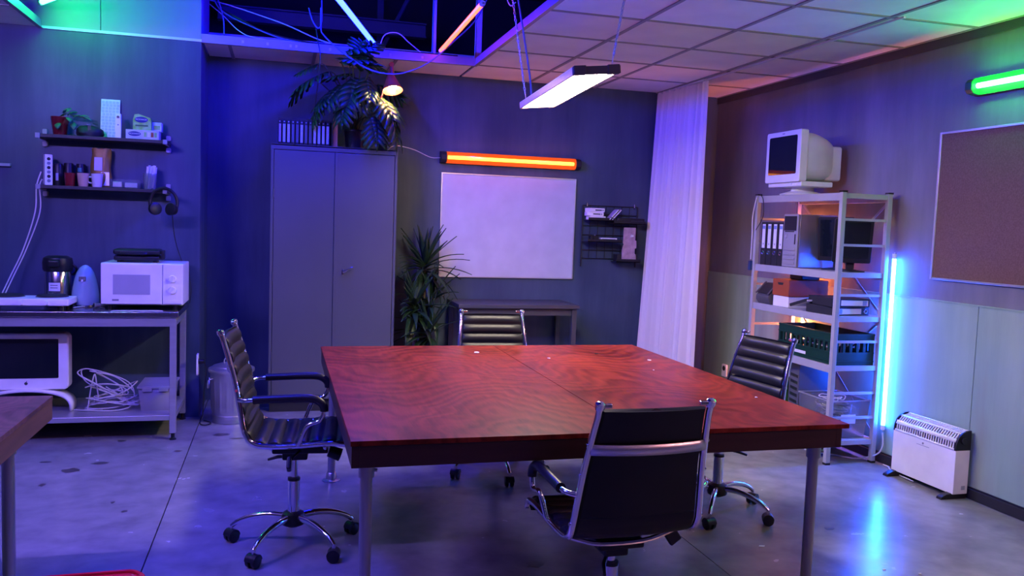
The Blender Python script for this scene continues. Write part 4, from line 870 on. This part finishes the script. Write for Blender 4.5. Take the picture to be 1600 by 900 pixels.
# ================================================================ METAL RACK (right)
RX0, RX1, RY0, RY1 = 3.428, 3.772, 4.58, 5.555
RK = mat('pale_grey_rack_enamel', (.40,.40,.40), .4, var=.04)
t = thing('metal_rack', 'pale grey metal shelving rack against the right wall', 'rack', (3.61,5.07,0))
def rl(x0,y0,z0,x1,y1,z1): return B(x0-3.61,y0-5.07,z0,x1-3.61,y1-5.07,z1)
for x in (RX0, RX1):
    for y in (RY0, RY1):
        p = rl(x-.016,y-.016,.012,x+.016,y+.016,1.755).build('post', RK, t, bevel=.003); rl(x-.018,y-.018,1.755,x+.018,y+.018,1.765).build('post_cap', BLACKP, p); rl(x-.017,y-.017,0,x+.017,y+.017,.014).build('foot', BLACKP, p)
SH = [1.748, 1.245, .96, .642, .155]
for z_ in SH:
    s_ = rl(RX0+.01,RY0+.017,z_-.012,RX1-.01,RY1-.017,z_).build('shelf_sheet', RK, t)
    for x in (RX0, RX1): rl(x-.008,RY0+.017,z_-.046,x+.008,RY1-.017,z_+.003).build('shelf_beam', RK, s_, bevel=.002)
    for y in (RY0, RY1): rl(RX0+.017,y-.008,z_-.03,RX1-.017,y+.008,z_+.001).build('end_beam', RK, s_)
for y in (RY0, RY1):
    for z_ in (1.584, 1.421, 1.10, .80, .464, .303): rl(RX0+.014,y-.007,z_-.008,RX1-.014,y+.007,z_+.008).build('rung', RK, t)
def br(a, b): return MB().obox([(p+q)/2 for p, q in zip(a, b)], (.003,.018,(Vector(b)-Vector(a)).length), (-math.atan2(b[1]-a[1], b[2]-a[2]),0,0))
for (za, zb) in ((.97,1.70),(.18,.93)):
    br((3.788-3.61,RY0-5.07+.03,zb),(3.788-3.61,RY1-5.07-.03,za)).build('cross_brace', RK, t); br((3.7925-3.61,RY0-5.07+.03,za),(3.7925-3.61,RY1-5.07-.03,zb)).build('cross_brace', RK, t)
# CRT monitor on top
CB = BEIGEPL
t = thing('crt_monitor', 'bulky beige CRT monitor on top of the metal rack', 'monitor', (3.60,5.21,1.752), R(-90))
# local: -y is the screen side ... after -90 deg rotation local -y points to -x
MB().prism(rrect(.415,.355,.014,3,0,.262), -.215, -.155, 'y').build('bezel', CB, t, bevel=.006)
MB().prism(rrect(.335,.265,.012,3,0,.272), -.2175, -.2145, 'y').build('screen', SCREEN, t, bevel=.001)
def shell(u, v):
    a = 2*math.pi*v; yy = -.155+.26*u; k = (1-.38*u**2.2); ca, sa = math.cos(a), math.sin(a); e = 5
    rr = (abs(ca)**e+abs(sa)**e)**(-1/e); return Vector((.2*k*rr*ca, yy, .262+(.17*rr*sa*k if sa > 0 else .17*rr*sa*(1-.12*u))))
MB().surf(shell, 12, 40).build('rear_shell', CB, t); MB().prism(rrect(.25,.24,.02,3,0,.225), .05, .175, 'y').build('neck_box', CB, t, bevel=.01)
MB().box(-.20,-.19,.055,.20,.06,.09).build('chin', CB, t, bevel=.006); MB().lathe([(.0,.0),(.15,0),(.155,.008),(.11,.022),(.08,.03),(.075,.056)], (0,-.04,0), 36).build('swivel_foot', CB, t)
for k in range(3): B(.06+k*.03,-.193,.066,.078+k*.03,-.19,.076).build('button', BEIGEPL, t)
MB().prism(rrect(.03,.007,.002,2,-.0,.422), -.2165, -.2145, 'y').build('badge', mat('grey_print'), t)
for (yy,zz) in ((-.10,.40),(-.11,.12)): MB().cyl((-.199,yy,zz), (-.203,yy,zz), .007, n=10).build('side_screw', BLACKP, t)
# upright binders
zs = SH[1]
for i in range(4):
    t = thing('black_binder', ('leftmost','second','third','rightmost')[i]+' of the four upright black ring binders on the rack', 'binder', (3.565,5.485-.0735*i,zs+.0005), 0, 'upright black binders on the rack')
    B(-.12,-.034,0,.12,.034,.315).build('cover', BLACKM, t, bevel=.003)
    B(-.1215,-.019,.125,-.12,.019,.300).build('spine_label', PAPER, t); B(-.1222,-.017,.265,-.1214,.017,.288).build('label_band', mat('blue_label', (.2,.28,.55), .5), t); MB().obox((-.122,0,.155), (.001,.008,.014)).build('label_mark', mat('grey_print'), t)
    rg = MB().tube([(-.121,.012*math.cos(a),.092+.012*math.sin(a)) for a in [k*.628 for k in range(10)]], .003, 6, closed=True).build('finger_ring', CHROME, t)
# PC tower with grey grille
GREYF = mat('grey_pc_front', (.30,.29,.31), .4)
t = thing('pc_tower', 'old grey computer tower with grille standing on the rack shelf', 'computer', (3.606,5.143,zs+.0035))
B(-.15,-.085,0,.145,.085,.37).build('case', ALU, t, bevel=.003); f_ = B(-.168,-.085,.0,-.151,.085,.37).build('front_panel', GREYF, t, bevel=.006)
B(-.171,-.07,.255,-.168,.072,.355).build('drive_bay', BLACKP, f_); B(-.171,-.045,.245,-.168,.06,.252).build('disc_slot', BLACKM, f_)
for k in range(4): B(-.174,-.07,.02+k*.032,-.168,.07,.040+k*.032).build('grille_rib', GREYF, f_, bevel=.003)
MB().cyl((-.168,.045,.215), (-.172,.045,.215), .013, n=14).build('power_button', ALU, f_); B(-.171,-.065,.16,-.168,-.055,.23).build('led_strip', BLACKP, f_)
# flat screens
def lcd(label, loc, rz, tilt, w_, h_):
    t = thing('flat_screen', label, 'screen', loc, rz); m = Matrix.Translation((0,0,.06)) @ Matrix.Rotation(tilt, 4, 'X')
    MB().prism(rrect(w_,h_,.01,2,0,h_/2), -.018, .018, 'y').xf(m).build('casing', BLACKP, t, bevel=.004); MB().prism(rrect(w_-.04,h_-.05,.004,2,0,h_/2+.006), -.02, -.0175, 'y').xf(m).build('panel', SCREEN, t)
    MB().lathe([(0,0),(.09,0),(.09,.006),(.02,.016),(0,.016)], n=24).build('base', BLACKP, t); B(-.025,.012,.01,.025,.03,.16).build('neck', BLACKP, t); return t
lcd('black flat screen standing nearest the computer tower on the rack', (3.66,4.93,zs+.0005), R(-72), R(4), .26, .30)
lcd('black flat screen tilted sideways at the near end of the rack shelf', (3.64,4.745,zs+.0005), R(-28), R(10), .24, .29)
# second shelf: grey bin, boxes, folders
zs = SH[2]
GREYBIN = mat('dark_grey_bin', (.09,.09,.095), .45)
t = thing('grey_parts_bin', 'dark grey open-front parts bin at the far end of the rack', 'bin', (3.56,5.43,zs+.0005), R(-4))
MB().prism([(-.11,0),(.12,0),(.12,.15),(-.04,.155),(-.13,.06),(-.13,.03)], -.092, .092, 'y').build('bin_shell', GREYBIN, t, bevel=.004); MB().obox((-.092,0,.115), (.10,.15,.004), (0,R(-46.5),0)).build('opening', BLACKM, t)
MB().obox((-.095,.085,.118), (.115,.016,.006), (0,R(-46.5),0)).obox((-.095,-.088,.118), (.115,.016,.006), (0,R(-46.5),0)).build('opening_rim', GREYBIN, t)
t = thing('white_box', 'white plastic box underneath the orange box on the rack', 'box', (3.60,5.225,zs+.0005)); MB().box(-.155,-.095,0,.155,.095,.078).build('shell', WHITEPL, t, bevel=.006)
t = thing('orange_box', 'orange box with a hand hole stacked on the white box', 'box', (3.60,5.225,zs+.079)); B(-.16,-.10,0,.16,.10,.118).build('shell', ORANGEB, t, bevel=.004); MB().prism([(-.035,.095),(.035,.095),(.026,.078),(-.026,.078)], -.162, -.1595, 'x').build('hand_hole', BLACKM, t)
t = thing('black_gadget', 'small black device lying on top of the orange box', 'gadget', (3.60,5.19,zs+.198)); B(-.07,-.08,0,.08,.07,.035).build('shell', BLACKP, t, bevel=.01); B(-.03,-.03,.035,.04,.03,.042).build('raised_plate', BLACKP, t, bevel=.003)
for i, (x, y, z_, rz, lb) in enumerate(((3.60,4.80,0,8,'lower of two black binders lying flat on the rack'), (3.60,4.79,.056,-4,'upper of two black binders lying flat on the rack'))):
    t = thing('black_binder', lb, 'binder', (x,y,zs+.0005+z_), R(rz), 'black binders lying flat on the rack'); B(-.138,-.14,0,.138,.14,.055).build('cover', BLACKM, t, bevel=.003); sgn = 1 if i else -1
    B(-.07 if i else -.125,-.1412,.010,.125 if i else .07,-.14,.045).build('spine_label', PAPER, t); B(.085 if i else -.12,-.1418,.012,.115 if i else -.095,-.141,.043).build('label_band', mat('blue_label'), t)
    MB().tube([(-sgn*.108+.013*math.cos(a),-.141,.027+.013*math.sin(a)) for a in [k*.628 for k in range(10)]], .003, 6, closed=True).build('finger_ring', CHROME, t)
t = thing('black_folder', 'open-edged black folder leaning behind the flat binders', 'folder', (3.56,4.99,zs+.0005), R(6)); MB().obox((0,0,.055), (.29,.17,.02), (R(-17),0,0)).build('cover', BLACKM, t, bevel=.002); MB().obox((0,-.006,.052), (.28,.175,.012), (R(-17),0,0)).build('papers', PAPER, t)
# crate
zs = SH[3]
t = thing('green_crate', 'dark green stacking crate full of holes on the rack', 'crate', (3.600,4.915,zs+.0005))
cl, cw, chh = .315, .150, .205
for (a, b, ax) in (((-cw,-cl),(-cw+.012,cl),'x'), ((cw-.012,-cl),(cw,cl),'x'), ((-cw+.012,-cl),(cw-.012,-cl+.012),'y'), ((-cw+.012,cl-.012),(cw-.012,cl),'y')):
    wl_ = (b[1]-a[1]) if ax == 'x' else (b[0]-a[0]); nh = int(wl_/.05); side = MB()
    side.box(a[0],a[1],0,b[0],b[1],.085).box(a[0],a[1],.145,b[0],b[1],chh)
    for k in range(nh+1):
        q = k*(wl_-.02)/nh
        if ax == 'x': side.box(a[0],a[1]+q,.085,b[0],a[1]+q+.02,.145)
        else: side.box(a[0]+q,a[1],.085,a[0]+q+.02,b[1],.145)
    sd = side.build('crate_wall', GREEND, t)
    for zz in (.02,.075,.15,chh-.012):
        if ax == 'x': B(a[0]-.004 if a[0] < 0 else b[0],a[1],zz,a[0] if a[0] < 0 else b[0]+.004,b[1],zz+.008).build('crate_rib', GREEND, sd)
        else: B(a[0],a[1]-.004 if a[1] < 0 else b[1],zz,b[0],a[1] if a[1] < 0 else b[1]+.004,zz+.008).build('crate_rib', GREEND, sd)
B(-cw+.012,-cl+.012,0,cw-.012,cl-.012,.008).build('crate_floor', GREEND, t); B(-cw-.0055,-.02,.028,-cw-.004,.13,.048).build('white_sticker', PAPER, t, bevel=.0005)
t = thing('cable_bundle', 'jumble of cables and boards inside the green crate', 'cable', (3.600,4.915,zs+.01))
for k in range(10):
    pts = [(random.uniform(-.11,.11), random.uniform(-.26,.26), random.uniform(.02,.16)) for _ in range(5)]; MB().tube(spline(pts,5), .005, 6).build('cable', (CABLEK, CABLEW, CABLEB)[k % 3], t)
# bottom shelf: pc, tote, green bag
zs = SH[4]
t = thing('computer_case', 'computer case with a small round badge on the bottom of the rack', 'computer', (3.60,5.06,zs+.0005), R(-12)); B(-.10,-.07,0,.13,.10,.42).build('case', mat('dark_pc_case', (.10,.10,.12), .4), t, bevel=.004); B(-.004,-.0715,.16,.026,-.07,.185).build('badge', ALU, t, bevel=.003)
link('badge_letters', text_mesh('hp', .022, mat('navy_print')), t, loc=(.011,-.0725,.173), rot=(R(90),0,0))
for k in range(6): B(-.102,-.05,.10+k*.045,-.10,.07,.12+k*.045).build('front_rib', BLACKP, t)
t = thing('green_bag', 'crumpled green bag at the far end of the bottom rack shelf', 'bag', (3.55,5.36,zs+.0005)); MB().lathe([(.0,0),(.10,.0),(.115,.08),(.10,.2),(.07,.32),(.035,.38),(0,.39)], n=18, fn=lambda r_,z_,a: r_*(1+.14*math.sin(5*a+z_*22))).build('bag_body', mat('leaf_green_fabric', (.03,.17,.03), .6), t); MB().tube(spline([(-.02,0,.37),(-.03,0,.42),(.02,0,.42),(.02,0,.37)],4), .006, 6).build('bag_handle', BLACKM, t)
t = thing('clear_tote', 'clear plastic tub full of cables on the bottom rack shelf', 'tub', (3.60,4.775,zs+.0005))
MB().add([(-.135,-.15,.002),(.135,-.15,.002),(.135,.15,.002),(-.135,.15,.002),(-.152,-.17,.25),(.152,-.17,.25),(.152,.17,.25),(-.152,.17,.25)], [(3,2,1,0),(0,1,5,4),(1,2,6,5),(2,3,7,6),(3,0,4,7)]).build('tub_shell', CLEAR, t, solid=.003)
MB().tube([(-.153,-.171,.25),(.153,-.171,.25),(.153,.171,.25),(-.153,.171,.25)], .005, 6, closed=True).build('rim', FROST, t); B(-.06,-.168,.10,.05,-.164,.16).build('paper_label', PAPER, t)
for k in range(14):
    rx = random.uniform(.05,.10); ph = random.uniform(0,6.28); pts = [(rx*math.cos(ph+j*.9)+random.uniform(-.02,.02), rx*math.sin(ph+j*.9)*1.1+random.uniform(-.02,.02), .03+.016*k+random.uniform(0,.02)) for j in range(8)]; MB().tube(spline(pts,5), .0042, 6).build('cable', (CABLEW, CABLEW, CABLEK, CABLEB)[k % 4], t)
# cables around the rack
tag(MB().tube(spline([(3.405,5.545,1.74),(3.39,5.56,1.6),(3.40,5.57,1.45),(3.402,5.575,1.28)],6), .005, 6).build('hanging_cable', CABLEW), 'white cable looped over the far post of the rack', 'cable'); tag(MB().tube(spline([(3.404,5.50,1.76),(3.395,5.44,1.72),(3.395,5.43,1.6),(3.398,5.52,1.5)],6), .0028, 6).build('hanging_cable', CABLEK), 'thin dark cable dangling from the far post of the rack', 'cable')
t = thing('cable_adapter', 'small dark blue adapter hanging on the far post of the rack', 'adapter', (3.40,5.575,1.25)); B(-.012,-.012,-.05,.012,.012,.02).build('shell', mat('navy_plastic', (.02,.05,.14), .4), t, bevel=.003)
tag(MB().tube(spline([(3.815,4.545,.205),(3.81,4.53,.12),(3.78,4.55,.06),(3.72,4.66,.006),(3.62,4.76,.006),(3.50,4.9,.006),(3.60,5.0,.006)],6), .005, 6).build('floor_cable', CABLEW), 'white cable trailing from the blue tube under the rack', 'cable')
tag(MB().tube(spline([(3.80,4.50,.006),(3.79,4.44,.01),(3.77,4.40,.006),(3.74,4.28,.006),(3.73,4.15,.008)],6), .004, 6).build('floor_cable', CABLEW), 'white cable running under the heater', 'cable')
t = thing('wall_socket', 'dark wall socket low on the right wall behind the right chair', 'socket', (3.835,6.60,.25)); MB().prism(rrect(.08,.11,.01,3), -.014, -.0005, 'x').build('face_plate', WHITEPL, t, bevel=.002); MB().cyl((-.014,0,.02), (-.017,0,.02), .022, n=16).build('socket_hole', BLACKP, t)
# ================================================================ HEATER
t = thing('convector_heater', 'white convector heater with slatted top on black feet by the right wall', 'heater', (3.715,4.078,0))
HL = .252
B(0,-HL,.03,.10,HL,.285).build('body', WHITEPL, t, bevel=.004)
arc = [(0,.285),(.004,.318),(.018,.352),(.042,.378),(.072,.390),(.10,.392),(.10,.285)]
MB().prism([(x+.006 if x < .09 else x-.004, z_-.008) for x, z_ in arc], -HL+.02, HL-.02, 'y').build('inner_duct', BLACKM, t)
for s in (-1,1):
    MB().prism([(x, z_) for x, z_ in [(-.003,.283),(.001,.320),(.015,.356),(.040,.382),(.072,.395),(.103,.397),(.103,.283)]], s*HL, s*(HL-.014), 'y').build('end_cap', BLACKP, t, bevel=.003)
for (a, b) in (((-.001,.283),(.001,.296)), ((.004,.328),(.014,.350)), ((.035,.375),(.048,.382)), ((.090,.391),(.101,.393))):
    MB().add([(a[0],-HL+.014,a[1]),(b[0],-HL+.014,b[1]),(b[0],HL-.014,b[1]),(a[0],HL-.014,a[1])], [(0,1,2,3)]).build('grille_band', WHITEPL, t, solid=.003)
NS = 25
def slat_mesh(p, q):
    return MB().add([(p[0],-.0034,p[1]),(q[0],-.0034,q[1]),(q[0],.0034,q[1]),(p[0],.0034,p[1]),(p[0]+.006,-.0034,p[1]-.004),(q[0]+.006,-.0034,q[1]-.006),(q[0]+.006,.0034,q[1]-.006),(p[0]+.006,.0034,p[1]-.004)], [(0,1,2,3),(0,4,5,1),(3,2,6,7)]).mesh('slat', WHITEPL)
for me in (slat_mesh((.001,.294),(.005,.332)), slat_mesh((.013,.348),(.037,.376)), slat_mesh((.047,.381),(.092,.391))):
    for k in range(NS): link('slat', me, t, loc=(0,-HL+.026+k*(2*HL-.052)/(NS-1),0))
for s in (-1,1): MB().prism([(-.07,0),(.105,0),(.105,.012),(.09,.034),(.0,.034),(-.03,.03),(-.065,.014)], s*(HL-.03)-.02, s*(HL-.03)+.02, 'y').build('foot', BLACKP, t, bevel=.004)
MB().prism([(.0+.007*math.cos(a), .262+.007*math.sin(a)) for a in [k*.785 for k in range(8)]], -.0012, 0, 'x').build('logo_mark', mat('grey_print'), t); B(-.001,-.05,.247,0,.05,.2495).build('logo_line', mat('grey_print'), t)
B(.055,-HL-.0012,.055,.08,-HL,.078).build('rating_label', mat('grey_label'), t); MB().cyl((.05,-HL-.002,.34), (.05,-HL-.012,.34), .02, n=16).build('thermostat_knob', BLACKP, t)
# ================================================================ CORKBOARD
t = thing('cork_board', 'brown cork board with aluminium frame on the right wall', 'board', (3.849,3.62,1.677))
B(-.014,-.615,-.433,-.001,.615,.433).build('cork_sheet', CORK, t)
for a in ((-.02,.612,-.443,-.001,.628,.443),(-.02,-.628,-.443,-.001,-.612,.443),(-.02,-.612,.430,-.001,.612,.443),(-.02,-.612,-.443,-.001,.612,-.430)): B(*a).build('frame_rail', ALU, t, bevel=.002)
# ================================================================ SECOND TABLE AND RED STOOL (left foreground)
t = thing('worn_side_table', 'dark worn wooden table with pipe legs at the left edge of the picture', 'table', (-1.545,2.85,0))
B(-.7,-.744,.732,.70,.744,.75).build('table_top', WOOD2, t, bevel=.002)
for a in ((.672,-.74,.698,.74),(-.698,-.74,-.672,.74),(-.672,.714,.672,.74),(-.672,-.74,.672,-.714)): B(a[0],a[1],.658,a[2],a[3],.7315).build('skirt_board', mat('worn_brown_skirt', (.13,.06,.04), .5, var=.3, vscale=(2,2,20)), t, bevel=.001)
for x in (-.6,.62):
    for y in (-.46,.46): 
        l = MB().cyl((x,y,.012), (x,y,.655), .0215, n=18).build('leg', PIPE, t); MB().lathe([(.05,0),(.05,.006),(.03,.012),(.027,.045),(.0225,.05)], (x,y,0), 20).build('foot_flange', PIPE, l); MB().cyl((x,y,.60), (x,y,.66), .028, n=18).build('socket', PIPE, l)
B(-.672,.444,.64,.672,.476,.6575).box(-.672,-.476,.64,.672,-.444,.6575).build('cross_rail', SKIRT, t)
t = thing('red_stool', 'glossy red plastic stool seat at the bottom left corner of the picture', 'stool', (-.565,2.34,0), R(1.5))
MB().prism(rrect(.43,.40,.05,6), .432, .45).build('seat', REDP, t, bevel=.006, seg=3)
MB().tube([(a, b, .452) for a, b in rrect(.405,.375,.045,6)], .006, 8, closed=True).build('seat_rim', REDP, t)
for sx in (-1,1):
    for sy in (-1,1): MB().tube([(sx*.15,sy*.14,.432),(sx*.19,sy*.175,.0)], .011, 10).build('leg', CHROME, t)
# ================================================================ CABLES IN THE CEILING OPENING
def cab(pts, r_, m, label, name='ceiling_cable'):
    return tag(MB().tube(spline(pts,7), r_, 7).build(name, m), label, 'cable')
cab([(-.50,6.72,3.10),(-.44,6.6,2.98),(-.30,6.50,2.89),(-.1,6.46,2.80),(.15,6.44,2.758),(.45,6.44,2.75),(.9,6.44,2.75),(1.30,6.44,2.752)], .006, CABLEK, 'dark cable sagging onto the far edge of the ceiling opening')
cab([(-.52,6.75,3.06),(-.35,6.62,3.0),(.0,6.52,2.89),(.25,6.47,2.79),(.40,6.45,2.755)], .0045, CABLEW, 'white cable stretched over the left part of the ceiling opening')
cab([(-.52,6.70,3.02),(-.42,6.56,2.92),(-.3,6.48,2.80),(-.18,6.45,2.754),(.1,6.45,2.75)], .0035, CABLEW, 'thin white cable dropping to the rim at the left of the opening')
cab([(-.51,6.62,3.13),(-.45,6.56,3.02),(-.41,6.50,2.88),(-.40,6.45,2.756)], .005, CABLEB, 'blue-grey cable hooked at the left corner of the opening')
cab([(-.51,6.66,3.16),(-.44,6.55,2.96),(-.2,6.47,2.83),(.05,6.45,2.758),(.3,6.455,2.762)], .005, CABLEB, 'blue-grey cable lying along the rim of the opening')
cab([(.70,6.44,2.75),(.74,6.45,2.86),(.84,6.46,2.885),(.93,6.46,2.82),(1.02,6.46,2.756)], .004, CABLEW, 'white cable arching above the rim between the two tubes')
cab([(.268,6.39,2.998),(.27,6.385,2.85),(.29,6.36,2.80),(.36,6.33,2.73),(.468,6.28,2.644),(.60,6.17,2.55),(.75,6.15,2.525),(.898,6.18,2.562),(1.06,6.25,2.66),(1.24,6.27,2.83),(1.40,6.3,3.0),(1.50,6.3,3.2)], .0055, CABLEB, 'long dark cable sagging in front of the clamp lamp')
cab([(.182,6.39,2.99),(.21,6.385,2.90),(.252,6.38,2.85),(.275,6.385,2.92),(.270,6.39,3.2),(.272,6.39,3.998)], .0045, CABLEB, 'twisted wire hanging from the roof above the cabinet')
cab([(.235,6.385,2.85),(.25,6.38,2.76),(.268,6.385,2.66),(.262,6.42,2.5),(.245,6.47,2.33),(.24,6.52,2.235)], .0045, CABLEK, 'dark cable dropping from the opening to the video cases')
cab([(1.37,5.25,3.1),(1.365,5.22,2.96),(1.35,5.2,2.90),(1.372,5.18,2.84),(1.40,5.16,2.86)], .004, CABLEW, 'short white wire end in the right corner of the opening')
